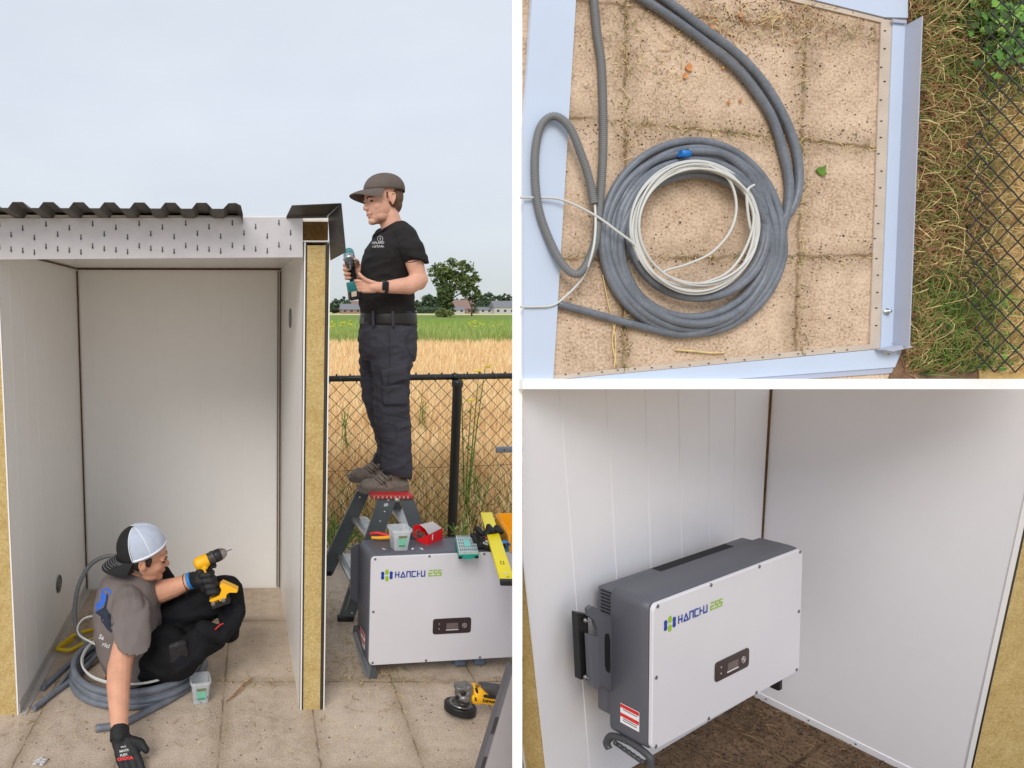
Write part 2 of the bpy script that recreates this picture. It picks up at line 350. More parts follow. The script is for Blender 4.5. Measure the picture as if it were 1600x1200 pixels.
# right wall
ur = SW; HR = PS(490, 378.5).z
m = MB(); m.box(S(ur + .003, 0, 0), SU * .006, SV * SD, SZ * HR); m.box(S(ur + T_, 0, 0), SU * .005, SV * SD, SZ * HR); grooved(m, S(ur, 0, 0), SV * SD, SZ * HR, -SU, .155, off=.11); w = m.build('side_wall', M_panel, shed)
m = MB(); m.box(S(ur + .016, .003, .0), SU * (T_ - .03), SV * (SD - .01), SZ * (HR - .012)); m.build('insulation', M_wool, w)
m = MB(); m.box(S(ur + .010, .0, 0), SU * .005, SV * .02, SZ * (HR - .004)); m.box(S(ur + T_ - .0125, .0, 0), SU * .009, SV * .02, SZ * (HR - .004)); m.build('dark_seam', mat('dark_joint', (60, 54, 46), .6), w)
m = MB(); c = onp(453.5, 497, S(ur - .002, 0, 0), SU); m.lathe(c, -SU, [(0.001, 0), (0.001, .04)], 24, False); m.cur = 1; m.lathe(c, -SU, [(0, .05), (.004, .048), (.004, .04), (-.001, .04)], 28)
m.build('vent_hole', [mat('pale_plug', (196, 192, 184), .5), mat('steel_ring', (120, 120, 118))], w)
# back wall
m = MB(); m.box(S(0, SD + .004, .0), SU * SW, SV * .08, SZ * (SH + .01)); grooved(m, S(.015, SD, .01), SU * (SW - .045), SZ * (SH - .02), -SV, .128, .003, .0007, off=.07); m.build('back_wall', M_panel, shed)
m = MB(); m.box(S(.004, SD - .012, SH - .014), SU * (SW - .012), SV * .011, SZ * .010); m.box(S(SW - .026, SD - .006, .01), SU * .004, SV * .005, SZ * (SH - .03)); m.box(S(SW - .014, SD - .012, .01), SU * .007, SV * .011, SZ * (SH - .03)); m.box(S(.002, SD - .008, .01), SU * .007, SV * .007, SZ * (SH - .03)); m.box(S(.002, .01, SH - .012), SU * .006, SV * (SD - .03), SZ * .007)
m.build('gap_seal', M_brown, shed)
# roof slab, with its wool end over the right wall
z0 = PS(490, 378).z; z1 = PS(490, 343).z
m = MB(); m.box(S(-T_, .002, z1 - .008), SU * (SW + 2 * T_), SV * (SD + .1), SZ * (PS(490, 337.5).z - z1 + .008)); m.box(S(-T_, .001, z0), SU * (SW + 2 * T_), SV * (SD + .1), SZ * .006); rf = m.build('roof_slab', M_panel, shed)
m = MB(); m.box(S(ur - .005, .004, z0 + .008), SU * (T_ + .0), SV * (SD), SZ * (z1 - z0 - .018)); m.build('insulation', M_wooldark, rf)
m = MB(); m.box(S(0, .03, SH - .002), SU * SW, SV * (SD - .03), SZ * .008); m.build('ceiling', M_panel, shed)
# fascia film with arrows
a = PS(-80, 406, -.012); b = PS(473, 402, -.012); c = PS(473, 339.5, -.012); d = PS(-80, 341.5, -.012)
m = MB(); m.prism([a, b, c, d], SV * .008)
fa = m.build('fascia_board', mat('foil_faced_board', (206, 202, 204), .28, .25, var=.06, vs=14, bump=.25, bs=30), shed)
m = MB(); fx = (b - a).normalized(); fz = (d - a).normalized(); o = a - SV * .0012
def arrow(mb, c, X, Y, h, n):
    w_ = h * .09
    mb.prism([c - X * w_ + Y * h * .5, c + X * w_ + Y * h * .5, c + X * w_ - Y * h * .15, c - X * w_ - Y * h * .15], n)
    mb.prism([c - X * h * .2 - Y * h * .1, c - Y * h * .5, c + X * h * .2 - Y * h * .1], n)
for i in range(27):
    for j in range(2):
        qx = i * 18.2 - 1; qy = (351, 367, 357, 372)[i % 4] + 35 * j - (12 if i % 2 and j else 0) - i * .12
        if True:
            if qx < 470 and 343 < qy - 5 and qy + 5 < 402: arrow(m, PS(qx, qy, -.0135), fx, Vector((0, 0, 1)), .024, -SV * .0005)
m.build('arrow_print', mat('print_grey', (80, 80, 84), .6), fa)
# corrugated sheet
def corr():
    m = MB(); v0, v1 = -.175, SD + .25
    zb = PS(100, 325, v0); zf = PS(100, 341, -.02); slope = (zf.z - zb.z) / (v0 + .02) * -1
    s_ = (PS(147, 325, v0) - PS(100, 325, v0)).length; hgt = PS(100, 317, v0).z - zb.z + .003
    upk = [(PS(p_, 325, v0) - SO).dot(SU) for p_ in (28, 76, 123, 171, 218, 266, 315, 364)]
    upk = [upk[0] - s_ * k for k in (5, 4, 3, 2, 1)] + upk
    pr = []
    for u in upk[:-1]: pr += [(u - s_ * .33, 0), (u - s_ * .17, hgt), (u + s_ * .17, hgt), (u + s_ * .36, 0)]
    u = upk[-1]; pr += [(u - s_ * .33, 0), (u - s_ * .15, hgt * .95), (u + s_ * .10, hgt), (u + s_ * .27, hgt * .55), (u + s_ * .34, -hgt * 1.0)]
    t = .0016; n = len(pr)
    for q, w_ in ((0, 0), (1, 0)): pass
    vs = []
    for tt in (0, t):
        for vv, z in ((v0, zb.z), (-.01, zf.z + .004), (v1, zf.z - .012)): vs += [S(u_, vv, z + h_ - tt) for u_, h_ in pr]
    fs = []
    for i in range(n - 1):
        for r_ in (0, 1): fs += [(r_ * n + i, r_ * n + i + 1, (r_ + 1) * n + i + 1, (r_ + 1) * n + i), ((3 + r_) * n + i, (4 + r_) * n + i, (4 + r_) * n + i + 1, (3 + r_) * n + i + 1)]
        fs += [(i, 3 * n + i, 3 * n + i + 1, i + 1), (2 * n + i, 2 * n + i + 1, 5 * n + i + 1, 5 * n + i)]
    m.add(vs, fs, False); return m.build('corrugated_sheet', M_dark, shed)
corr()
# verge trim
m = MB()
def fl(pts, t):  # thick sheet from (px,py,v) corners
    P = [PS(x, y, v) for x, y, v in pts]; n = (P[1] - P[0]).cross(P[2] - P[0]).normalized(); m.prism(P, n * t)
fl([(447.5, 338.5, -.02), (456, 321.5, -.15), (533, 318, -.15), (512, 337, -.02)], .002)
fl([(533, 318, -.15), (540, 393, -.15), (516, 405, -.02), (512.5, 337, -.02)], .002)
fl([(447.5, 338.5, -.02), (512, 337, -.02), (512, 340.5, -.018), (447.5, 341.5, -.018)], .002)
fl([(540, 390.5, -.15), (540, 394, -.15), (516, 407, -.02), (516, 403, -.02)], .002)
m.build('verge_trim', M_dark, shed)

# ------------------------------------------------------------ divider between the places shown
D0 = 1.70
m = MB(); q = [W(800, -60, D0), W(816, -60, D0), W(816.5, -60, 2.7), W(800.5, -60, 2.7)]; q2 = [W(800, 1330, D0), W(816, 1330, D0), W(816.5, 1330, 2.7), W(800.5, 1330, 2.7)]
q = [W(800.5, -60, D0), W(816, -60, D0), W(815.5, -60, 2.7), W(804.5, -60, 2.7)]; q2 = [W(800.5, 1330, D0), W(816, 1330, D0), W(815.5, 1330, 2.7), W(804.5, 1330, 2.7)]
m.add(q + q2, [(0, 1, 2, 3), (7, 6, 5, 4), (0, 4, 5, 1), (1, 5, 6, 2), (2, 6, 7, 3), (3, 7, 4, 0)]); tag(m.build('divider_wall', M_cement, base=W(808, 1330, 2.2)), 'white upright divider board between the shed yard and the two places on its right', 'divider')
m = MB(); a, b, c = W(816.5, 608, D0 - .03), W(1640, 608, D0 - .03), W(816.5, 592, D0 - .03)
n = (CM @ Vector((0, 0, 1))); m.box(a, b - a, c - a, n * .045); tag(m.build('divider_rail', M_cement, base=a), 'white level divider board under the upright paved panel', 'divider')
def clip(o, co, no):
    """cut away the side of an object that lies along +no of a plane, closing the cut"""
    bm = bmesh.new(); bm.from_mesh(o.data); off = Vector(o['_b']) 
    g = bmesh.ops.bisect_plane(bm, geom=bm.verts[:] + bm.edges[:] + bm.faces[:], plane_co=Vector(co) - off, plane_no=no, clear_outer=True)
    ed = [e for e in g['geom_cut'] if isinstance(e, bmesh.types.BMEdge)]
    try: bmesh.ops.holes_fill(bm, edges=ed)
    except Exception: pass
    bm.to_mesh(o.data); bm.free(); return o
M_invgrey = mat('inverter_grey', (94, 95, 104), .42, var=.03, bump=.12, bs=900, spec=.4, k=.9)
M_invwhite = mat('inverter_white', (218, 217, 224), .33, var=.03, vs=3, bump=.03, bs=60)
M_blue = mat('logo_blue', (14, 62, 158), .5, var=0)
M_green = mat('logo_green', (150, 190, 22), .5, var=0)
M_scr = mat('screw_steel', (120, 120, 122), .35, .7)
M_lcd = mat('lcd_grey', (112, 100, 100), .25, var=.05)
M_panelbrown = mat('display_brown', (58, 46, 48), .35, var=.05)
M_label = mat('label_white', (232, 232, 236), .5, var=0)
M_red = mat('print_red', (214, 40, 36), .5, var=0)

def strokes(mb, segs, P, X, Y, wd, n, t=.0006):
    """lettering from straight strokes: segs of ((x,y),(x,y)), y up, in metres"""
    k = 0
    for sgm in segs:
        k += 1
        for (x0, y0), (x1, y1) in zip(sgm[:-1], sgm[1:]):
            a = Vector((x0, y0)); b = Vector((x1, y1)); d = (b - a).normalized(); q = Vector((-d.y, d.x)) * wd / 2; a = a - d * wd * .48; b = b + d * wd * .48
            pts = [a + q, a - q, b - q, b + q]; k += 1; lift = n * (.0003 * (k % 5))
            mb.prism([P + X * p.x + Y * p.y + lift for p in pts], n * t)
def LET(ch):
    return {'H': [[(0, 0), (0, 1)], [(0, .5), (.8, .5)], [(.8, 0), (.8, 1)]],
            'A': [[(0, 0), (.5, .95), (1, 0), (0, 0)]],
            'N': [[(0, 0), (0, 1), (.8, 1), (.8, 0)]],
            'C': [[(.8, 1), (0, 1), (0, 0), (.8, 0)]],
            'h': [[(.05, 0), (.05, 1)], [(.05, .5), (.5, .5)]],
            'U': [[(0, 1), (0, 0), (.8, 0), (.8, 1)]],
            'E': [[(.1, 1), (.85, 1)], [(.05, .5), (.8, .5)], [(0, .5), (0, 0), (.8, 0)]],
            'S': [[(.9, 1), (.1, 1), (.1, .55), (.85, .5), (.8, 0), (0, 0)]]}[ch]
def rrect(w, h, r, n=5):
    o = []
    for cx, cy, a0 in ((w - r, r, -90), (w - r, h - r, 0), (r, h - r, 90), (r, r, 180)):
        for i in range(n + 1): a = R_(a0 + 90 * i / n); o.append((cx + r * math.cos(a), cy + r * math.sin(a)))
    return o
def make_inverter(O, ex, ey, ez, w, h, d, label, bracket=True):
    """O = front top-left corner, ex right, ey down, ez back"""
    base = O + ey * h + ex * w / 2
    t = thing('inverter', label, 'solar inverter', tuple(base))
    P = lambda x, y, z=0.: O + ex * x + ey * y + ez * z
    # body: rounded in the front outline, slight draft
    r = .028; fr = rrect(w, h, r); k = len(fr); m = MB(); m.smooth = True; rings = []
    for z, ins in ((.006, .006), (.010, .001), (.03, -.001), (d - .004, -.002), (d, .002)):
        rings.append([P(ins + x * (w - 2 * ins) / w, ins + y * (h - 2 * ins) / h, z) for x, y in fr])
    vs = [v for rg in rings for v in rg]; fs = []
    for i in range(len(rings) - 1):
        for j in range(k): l = (j + 1) % k; fs.append((i * k + j, (i + 1) * k + j, (i + 1) * k + l, i * k + l))
    m.add(vs, fs, True); m.smooth = False; m.add(rings[0], [tuple(range(k))]); m.add(rings[-1], [tuple(range(k - 1, -1, -1))])
    body = m.build('body', M_invgrey, t)
    # front cover
    m = MB(); q = rrect(w - .012, h - .012, .022); c0 = [P(.006 + x, .006 + y, .004) for x, y in q]; c1 = [P(.006 + x, .006 + y, -.004) for x, y in q]
    q2 = rrect(w - .016, h - .016, .021); c2 = [P(.008 + x, .008 + y, -.006) for x, y in q2]; kk = len(q)
    m.add(c0 + c1 + c2, [(i, (i + 1) % kk, kk + (i + 1) % kk, kk + i)[::-1] for i in range(kk)] + [(kk + i, kk + (i + 1) % kk, 2 * kk + (i + 1) % kk, 2 * kk + i)[::-1] for i in range(kk)] + [tuple(range(2 * kk, 3 * kk))], False)
    cov = m.build('front_cover', M_invwhite, t)
    for sx, sy in ((.03, .03), (.343, .024), (.665, .024), (.97, .03), (.026, .5), (.974, .5), (.028, .965), (.343, .972), (.665, .972), (.97, .965)):
        m = MB(); c = P(sx * w, sy * h, -.0062); m.lathe(c, -ez, [(0, .0062), (.002, .0055), (.0022, .003), (.0005, .0028), (.0005, 0)], 12); m.build('screw', M_scr, cov)
    # logo
    lo = MB(); lg = MB(); n = -ez; Z0 = -.0066; Yu = -ey
    iw = .069 * w; ih = .103 * h; bx, by = .065 * w, .23 * h
    def bean(mb, x0, y0, ww, hh, waist=False):
        pts = []
        for i in range(28):
            a = 2 * math.pi * i / 28; cx = math.cos(a) * ww / 2; cy = math.sin(a); cyy = (abs(cy) ** .7) * math.copysign(1, cy) * hh / 2
            cxx = (abs(math.cos(a)) ** .6) * math.copysign(1, math.cos(a)) * ww / 2
            if waist: cxx *= .72 + .28 * min(1, (abs(cyy) / (hh * .5)) * 1.8)
            pts.append(P(bx + x0 + ww / 2 + cxx, by - (y0 + hh / 2 + cyy), Z0))
        mb.prism(pts, n * .0006)
    bean(lo, 0, ih * .16, iw * .29, ih * .68, True); bean(lo, iw * .71, ih * .16, iw * .29, ih * .68, True)
    bean(lg, iw * .36, ih * .56, iw * .28, ih * .44); bean(lg, iw * .36, 0, iw * .28, ih * .44)
    lh = .046 * h; X0 = .149 * w; Wd = .176 * w; adv = Wd / 5.75
    x = X0
    for ch, a_ in (('H', 1), ('A', 1.14), ('N', .98), ('C', .98), ('h', .78), ('U', 1)):
        seg = [[(px_ * adv * .78 * (1 if ch != 'A' else 1.02), py_ * lh) for px_, py_ in s_] for s_ in LET(ch)]
        strokes(lo, seg, P(x, .2 * h - .001, Z0), ex, Yu, lh * .2, n); x += adv * a_
    x = .343 * w
    for ch in 'ESS':
        seg = [[(px_ * .021 * w, py_ * lh) for px_, py_ in s_] for s_ in LET(ch)]
        strokes(lg, seg, P(x, .2 * h - .001, Z0), ex, Yu, lh * .2, n); x += .0265 * w
    lo.build('logo', M_blue, cov); lg.build('logo', M_green, cov)
    # display
    m = MB(); q = rrect(.226 * w, .14 * h, .012); m.prism([P(.376 * w + x, .593 * h + y, -.0062) for x, y in q], n * .0025); ds = m.build('display', M_panelbrown, cov)
    m = MB(); m.box(P(.455 * w, .636 * h, -.0088), ex * .07 * w, ey * .055 * h, n * .0012); m.cur = 1; m.box(P(.453 * w, .695 * h, -.0088), ex * .074 * w, ey * .003, n * .0015); m.build('screen', [M_lcd, M_label], ds)
    m = MB(); c = P(.563 * w, .664 * h, -.0088); ring = [c + ex * math.cos(a) * .0105 + ey * math.sin(a) * .0105 for a in [k * .3 for k in range(21)]]; m.tube(ring, .0011, 5, closed=True)
    m.tube([c - ey * .006, c + ey * .001], .0011, 5); ring = [c + ex * math.sin(a) * .005 - ey * math.cos(a) * .005 for a in [.6 + k * .3 for k in range(18)]]; m.tube(ring, .0009, 4)
    m.build('power_button', mat('print_pale', (190, 184, 186), .5), ds)
    for yy in (.64, .685):
        m = MB(); m.lathe(P(.413 * w, yy * h, -.0088), n, [(0, .0028), (.0008, .0026), (.0008, 0)], 10); m.build('indicator', mat('print_pale', (190, 184, 186)), ds)
    # heat sink with grille behind
    hb = d + .055; m = MB(); m.bbox(P(.02, .012, d - .002), ex * (w - .04), ey * (h - .05), ez * .057, .006); hs = m.build('heat_sink', M_invgrey, t)
    m = MB()
    for i in range(46): m.box(P(w * .33 + i * (w * .5) / 46, .0098, d + .006), ex * .0045, ey * .003, ez * .04)
    for i in range(7): m.box(P(.018, .02 + i * .011, d + .008), ex * .003, ey * .005, ez * .035)
    m.build('grille', M_black, hs)
    m = MB()
    for i in range(9): m.box(P(.03 + i * .004, h * .74, d + .006 + i * .005), ex * (w - .08), ey * (.2 * h), ez * .0022)
    m.build('cooling_fins', M_black, hs)
    # warning label on the left flank
    m = MB(); m.box(P(-.0022, h * .755, d * .22), ex * -.0006, ey * .135 * h, ez * d * .48); lb = m.build('warning_label', M_label, t)
    m = MB(); 
    for yy in (.758, .82): m.box(P(-.0032, h * yy, d * .225), ex * -.0005, ey * .024 * h, ez * d * .47)
    m.build('label_stripe', M_red, lb)
    m = MB()
    for yy in (.79, .852, .866):
        m.box(P(-.0032, h * yy, d * .27), ex * -.0005, ey * .004 * h, ez * d * .36)
    m.build('label_print', M_black, lb)
    return t, P
# ------------------------------------------------------------ lower right place: a wall corner with the inverter hung on it
from mathutils import Quaternion
def rotv(a, b, c): v = Vector((a, b, c)); return Quaternion(v.normalized(), v.length).to_matrix()
SCL = .87
RW = CM @ rotv(0.2359, -0.4894, -0.2377); CW = CAMP + CM @ (Vector((2.5136, 1.5773, 3.2378)) * SCL)
wx, wy, wz = [Vector((RW[0][i], RW[1][i], RW[2][i])) for i in range(3)]
def Q(u, y, z): return CW + wx * u + wy * y + wz * z
def ql(px, py): return onp(px, py, CW, wz)
def qr(px, py): return onp(px, py, CW, wx)
def inq(p): d = p - CW; return d.dot(wx), d.dot(wy), d.dot(wz)
room = thing('corner_shed', 'inside corner of a white panel shed with rock wool ends, holding the hung inverter', 'shed', tuple(Q(0, 0, 0)))
pl = [Q(0, 0, 0), Q(-1.30, 0, 0), ql(854, 1200), ql(816, 845), ql(815, 604), ql(1202, 604)]
cutp, cutn = W(816.6, 600, 2), (ray(816.6, 0) - Vector((0, 0, 0))).cross(ray(816.6, 1200)).normalized()
if cutn.x > 0: cutn = -cutn
def cl(o): return clip(o, cutp, cutn)
m = MB(); m.prism(pl, wz * .006); lw = cl(m.build('side_wall', M_panelR, room))
ins = [Q(-.01, -.002, .007), Q(-1.293, -.002, .007), ql(855.5, 1200) + wz * .007, ql(819, 850) + wz * .007, ql(815, 606) + wz * .007, ql(1200, 606) + wz * .007]
m = MB(); m.prism(ins, wz * .085); cl(m.build('insulation', M_wool, lw))
m = MB(); m.prism([p + wz * .093 for p in pl], wz * .005); cl(m.build('outer_sheet', M_panelR, lw))
m = MB()
for (x0, x1, y1) in ((874, 921, 1200), (947, 964, 915), (1008, 1017, 890), (1060, 1065.5, 872), (1108, 1108, 862), (1149, 1146, 852)):
    a = ql(x0, 609); b = ql(x1, y1); b = a + (b - a) * 1.25 if y1 < 1200 else b; ww = (a - b).normalized().cross(wz) * .0022
    m.add([a - ww - wz * .0002, a - wz * .0022, a + ww - wz * .0002, b - ww - wz * .0002, b - wz * .0022, b + ww - wz * .0002], [(0, 1, 4, 3), (1, 2, 5, 4)])
m.build('groove', M_panelR, lw)
c1 = qr(1202, 604)
pr_ = [Q(0, 0, 0), Q(0, .0, -.64), qr(1504, 1200), qr(1600, 771), qr(1640, 604), c1]
pr_[1] = qr(1504, 1200) + wy * .25; pr_ = [Q(0, .0, 0), Q(0, .0, -.50), pr_[1], pr_[2], pr_[3], pr_[4], pr_[5]]
m = MB(); m.prism(pr_, wx * .006); rw = m.build('back_wall', M_panelR, room)
cx = CM @ Vector((1, 0, .12)).normalized()
e0, e1, e2 = pr_[2], qr(1600, 771), qr(1640, 604)
def endst(name, off0, off1, fwd, mt, par, dep=.03):
    m = MB(); f = -(CM @ Vector((0, 0, 1))) * fwd
    for a, b in ((e0, e1), (e1, e2)):
        if a is e1: continue
        b2 = b + (b - a).normalized() * .35
        A = [a + cx * off0 + f, a + cx * off1 + f, b2 + cx * off1 + f, b2 + cx * off0 + f]; m.prism(A, wx * .004 + (CM @ Vector((0, 0, 1))) * dep)
    return m.build(name, mt, par)
endst('edge_trim', -.001, .020, .004, M_whitetrim, rw, .02)
endst('dark_seam', .021, .035, .0, M_black, rw, .02)
endst('insulation', .036, .34, -.004, M_wool, rw, .05)
m = MB(); m.box(Q(-.006, -1.6, -.004), wx * .006, wy * 1.6, wz * .006); m.build('gap_seal', M_brown, room)
m = MB(); m.box(Q(-.003, -.034, -.63), wx * .003, wy * .033, wz * .62); m.build('base_track', M_panelR, rw)
for k in range(4):
    m = MB(); m.lathe(Q(-.003, -.02, -.05 - k * .15), -wx, [(0, .004), (.002, .003), (.002, 0)], 8); m.build('screw', M_scr, rw)
M_dirtfloor = tone_mat('brown_dirt_floor', [(.2, (48, 38, 30)), (.42, (92, 74, 58)), (.6, (122, 100, 80)), (.85, (158, 136, 114))], 1, .9, [(1, 0, .33), (0, 1, .28)], scales=((5, .5), (34, .5), (140, .8)), linecol=(58, 44, 34), k=.85)
m = MB(); m.v = []; m.box((-1.42, -1.5, -.03), (1.41, 0, 0), (0, 1.5, 0), (0, 0, .033)); m.box((-.02, -1.5, -.03), (.6, 0, 0), (0, .86, 0), (0, 0, .0325))
fX = (CW - ql(996, 1195)).normalized(); fZ = fX.cross((CW - qr(1403, 1200)).normalized()).normalized(); fY = fZ.cross(fX)
fo = m.build('floor', M_dirtfloor); fo.matrix_world = FM_ = Matrix.Translation(CW) @ Matrix(((fX.x, fY.x, fZ.x), (fX.y, fY.y, fZ.y), (fX.z, fY.z, fZ.z))).to_4x4(); tag(fo, None, None, kind='structure')
random.seed(17); m = MB()
for i in range(2200):
    u, v = -abs(random.gauss(0, .5)), -random.uniform(0, .75); 
    if u < -1.1: continue
    s_ = random.uniform(.001, .005) * (1.8 if random.random() < .04 else 1); m.cur = random.choice((0, 0, 1)); m.ell(FM_ @ Vector((u - .01, v, .004)), s_, s_ * random.uniform(.5, 1), s_ * .6, su=5, sv=3)
for i in range(60):
    u, v, a = -abs(random.gauss(.25, .35)) - .02, -random.uniform(.02, .6), random.uniform(0, 6.28); p = FM_ @ Vector((u, v, .006)); d = FM_.to_3x3() @ Vector((math.cos(a), math.sin(a), .05)); s = d.cross(-wy).normalized() * .0012; l = random.uniform(.01, .07); m.cur = 2; m.add([p - s, p + s, p + d * l], [(0, 1, 2)])
o = m.build('floor_litter', [mat('litter_dark', (54, 38, 28), .95), mat('litter_brown', (112, 80, 56), .95), mat('litter_straw', (168, 138, 98), .9)]); tag(o, None, None, kind='stuff')
RB = CM @ rotv(0.0708, -0.4734, -0.0592); BO = CAMP + CM @ (Vector((1.3043, .7246, 2.11848)) * SCL)
bx_, by_, bz_ = [Vector((RB[0][i], RB[1][i], RB[2][i])) for i in range(3)]
inv2, P2 = make_inverter(BO, bx_, by_, bz_, SCL, .5239 * SCL, .139 * SCL, 'grey and white box inverter hung by a side bracket on the grooved white corner wall')
# hanging bracket at the left flank
po = P2(0, 0, .139 * SCL - .006)
def pb(x, y, k=0.): return onp(x, y, po, bz_) - bz_ * k
m = MB(); m.prism([pb(*p) for p in ((972, 962), (943, 963), (935, 951), (925, 947), (919, 952), (920, 963), (929, 970), (934, 985), (936, 1052), (929, 1064), (933, 1072), (947, 1072), (957, 1083), (975, 1090))], bz_ * .012)
br = m.build('bracket', M_invgrey, inv2)
m = MB(); m.prism([pb(*p, .001) for p in ((946, 990), (951, 990), (953, 1000), (953.5, 1045), (952, 1052), (947, 1048), (945, 1040), (944.5, 996))], bz_ * .003); m.build('slot', M_black, br)
m = MB(); m.prism([pb(*p, -.02) for p in ((912, 962), (928, 964), (932, 1064), (917, 1067))], bz_ * .02); m.build('wall_plate', M_black, br)
m = MB(); m.prism([pb(*p, .008) for p in ((919, 991), (931, 993), (934, 1070), (929, 1075), (923, 1072))], bz_ * .02); m.build('hook_bar', M_invgrey, br)
for q_ in ((921, 972), (921, 1061)):
    m = MB(); m.lathe(pb(*q_, -.016), -bz_, [(0, .007), (.008, .007), (.008, .003), (.016, .003), (.016, 0)], 8); m.build('bolt', M_scr, br)
# carrying handles under the box
def handle(pts, r, name='handle'):
    m = MB(); m.tube(catmull(pts, 5), r, 8); return m.build(name, mat('handle_grey', (66, 68, 72), .5), inv2)
sp_ = P2(.004, 0, 0)
hp = lambda x, y: onp(x, y, sp_, bx_)
handle([hp(952, 1170), hp(948, 1160), hp(958, 1150), hp(985, 1160), hp(1012, 1180), hp(1017, 1192), hp(1020, 1235)], .011)
m = MB(); m.tube([hp(960, 1160), hp(1006, 1192)], .007, 8)
for k in range(7): m.ell(hp(962 + k * 7, 1161 + k * 4.9), .008, .008, .008, su=8, sv=6)
m.build('handle_grip', mat('handle_grey', (66, 68, 72)), inv2)
m = MB(); p_ = P2(.885 * SCL, .5239 * SCL - .010, .012); m.bbox(p_, bx_ * .026, by_ * .062, bz_ * .03, .005); m.build('foot', M_black, inv2)
for xx in (.2, .68):
    m = MB(); m.bbox(P2(xx * SCL, .5239 * SCL - .002, .035), bx_ * .05, by_ * .012, bz_ * .03, .003); m.build('connector', M_black, inv2)

# ------------------------------------------------------------ upper right place: upright panel of paving with a steel frame and cables
TM = Matrix.Translation(W(400, 600, D0)) @ Matrix(((1, 0, 0), (0, _s, -_c), (0, _c, _s))).to_4x4()
k_ = D0 / 1000
def TL(px, py, h=0.): return ((px - 400) * k_ * (1 - h / D0), (600 - py) * k_ * (1 - h / D0), h)       # panel coordinates
def T(px, py, h=0.): return TM @ Vector(TL(px, py, h))
TN = (TM.to_3x3() @ Vector((0, 0, 1)))
def seam(p, q):
    (x0, y0, _), (x1, y1, _) = TL(*p), TL(*q); a, b = y1 - y0, x0 - x1; return (a, b, -(a * x0 + b * y0))
tl = [seam((979, 0), (973, 590)), seam((1260, 0), (1241, 592)), seam((816, 143), (1370, 160)), seam((953, 190), (1370, 232)), seam((880, 405), (1370, 400)), seam((816, -10), (1370, 62))]
tl = [tl[0], tl[1], tl[3], tl[4], tl[5]]
M_pave2 = tone_mat('beige_paving', [(.12, (96, 76, 60)), (.36, (170, 146, 124)), (.52, (206, 182, 158)), (.70, (222, 200, 177)), (.92, (240, 225, 207))], .95, .5, tl, scales=((2.6, .45), (22, .35), (150, .85)), lw=.004, linecol=(132, 108, 80), k=1.05)
m = MB(); a = TL(816, -60); b = TL(1640, 599); m.box((a[0], b[1], -.05), (b[0] - a[0], 0, 0), (0, a[1] - b[1], 0), (0, 0, .05))
o = m.build('paving', M_pave2); o.matrix_world = TM; tag(o, None, None, kind='structure')
def tbuild(m, name, mats, parent=None):   # mesh given in panel coordinates
    m.v = [tuple(TM @ Vector(v)) for v in m.v]; return m.build(name, mats, parent, base=None if parent is not None else m.v[0])
M_soil = tone_mat('dark_verge_soil', [(.2, (74, 56, 44)), (.5, (130, 102, 80)), (.8, (176, 146, 118))], 1, .8, scales=((4, .4), (30, .4), (200, .5)), k=.9)
def TPp(pts, h0, h1):  # flat panel polygon with thickness h0..h1
    return [Vector(TL(x, y, h0)) for x, y in pts], Vector((0, 0, h1 - h0))
m = MB(); m.prism(*TPp([(1418, -60), (1640, -60), (1640, 598), (1385, 598), (1400, 560), (1412, 400)], .001, .005)); o = tbuild(m, 'soil', M_soil); tag(o, None, None, kind='structure')
m = MB(); m.prism(*TPp([(1560, 110), (1640, 60), (1640, 598), (1530, 598), (1520, 480), (1535, 260)], .006, .008)); o = tbuild(m, 'dry_ground', tone_mat('dry_tan_ground', [(.2, (140, 112, 70)), (.5, (196, 164, 108)), (.8, (224, 200, 150))], 1, .6, scales=((4, .4), (40, .4), (200, .5)))); tag(o, None, None, kind='structure')
M_bluesteel = mat('pale_blue_steel', (196, 210, 232), .35, var=.03, vs=4, bump=.04, bs=30, spec=.5)
M_beige = mat('dusty_flange', (202, 188, 174), .75, var=.08, vs=18, bump=.3, bs=250, spec=.2)
M_greysteel = mat('grey_shade_steel', (176, 183, 201), .4, var=.03, vs=4)  # darker than the web steel: the outer flange's shade is put into this colour
# left bar
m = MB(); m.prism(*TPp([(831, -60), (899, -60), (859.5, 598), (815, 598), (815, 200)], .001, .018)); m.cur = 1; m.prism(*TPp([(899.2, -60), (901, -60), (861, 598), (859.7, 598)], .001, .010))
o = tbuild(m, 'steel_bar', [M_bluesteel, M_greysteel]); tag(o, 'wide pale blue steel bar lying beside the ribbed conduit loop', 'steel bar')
fr = thing('base_frame', 'pale steel channel frame with dusty inner lip around the coiled cables on paving', 'steel frame', tuple(T(1385, 560)))
m = MB()
m.prism(*TPp([(1375, 31), (1391, 33), (1372, 545), (1357, 545)], .001, .005)); m.prism(*TPp([(1200, -14), (1378, 30), (1388, 36), (1375.5, 36), (1200, -6)], .001, .0045))
m.prism(*TPp([(850, 587.5), (1357, 538), (1369, 545.2), (1100, 571), (850, 595)], .001, .0045)); tbuild(m, 'inner_lip', M_beige, fr)
m = MB(); m.prism(*TPp([(1391.2, 33), (1414, 42), (1394, 541), (1372.2, 545)], .001, .008)); m.prism(*TPp([(1200, -60), (1415, -60), (1414.5, 30), (1378.5, 29), (1200, -15)], .001, .008)); m.prism(*TPp([(1369.2, 546), (1408, 540), (1394, 574), (1060, 598.5), (850, 598.5), (850, 595.4), (1100, 571.5)], .001, .0085)); tbuild(m, 'web', M_bluesteel, fr)
m = MB(); q = lambda x, y, h: Vector(TL(x, y, h))
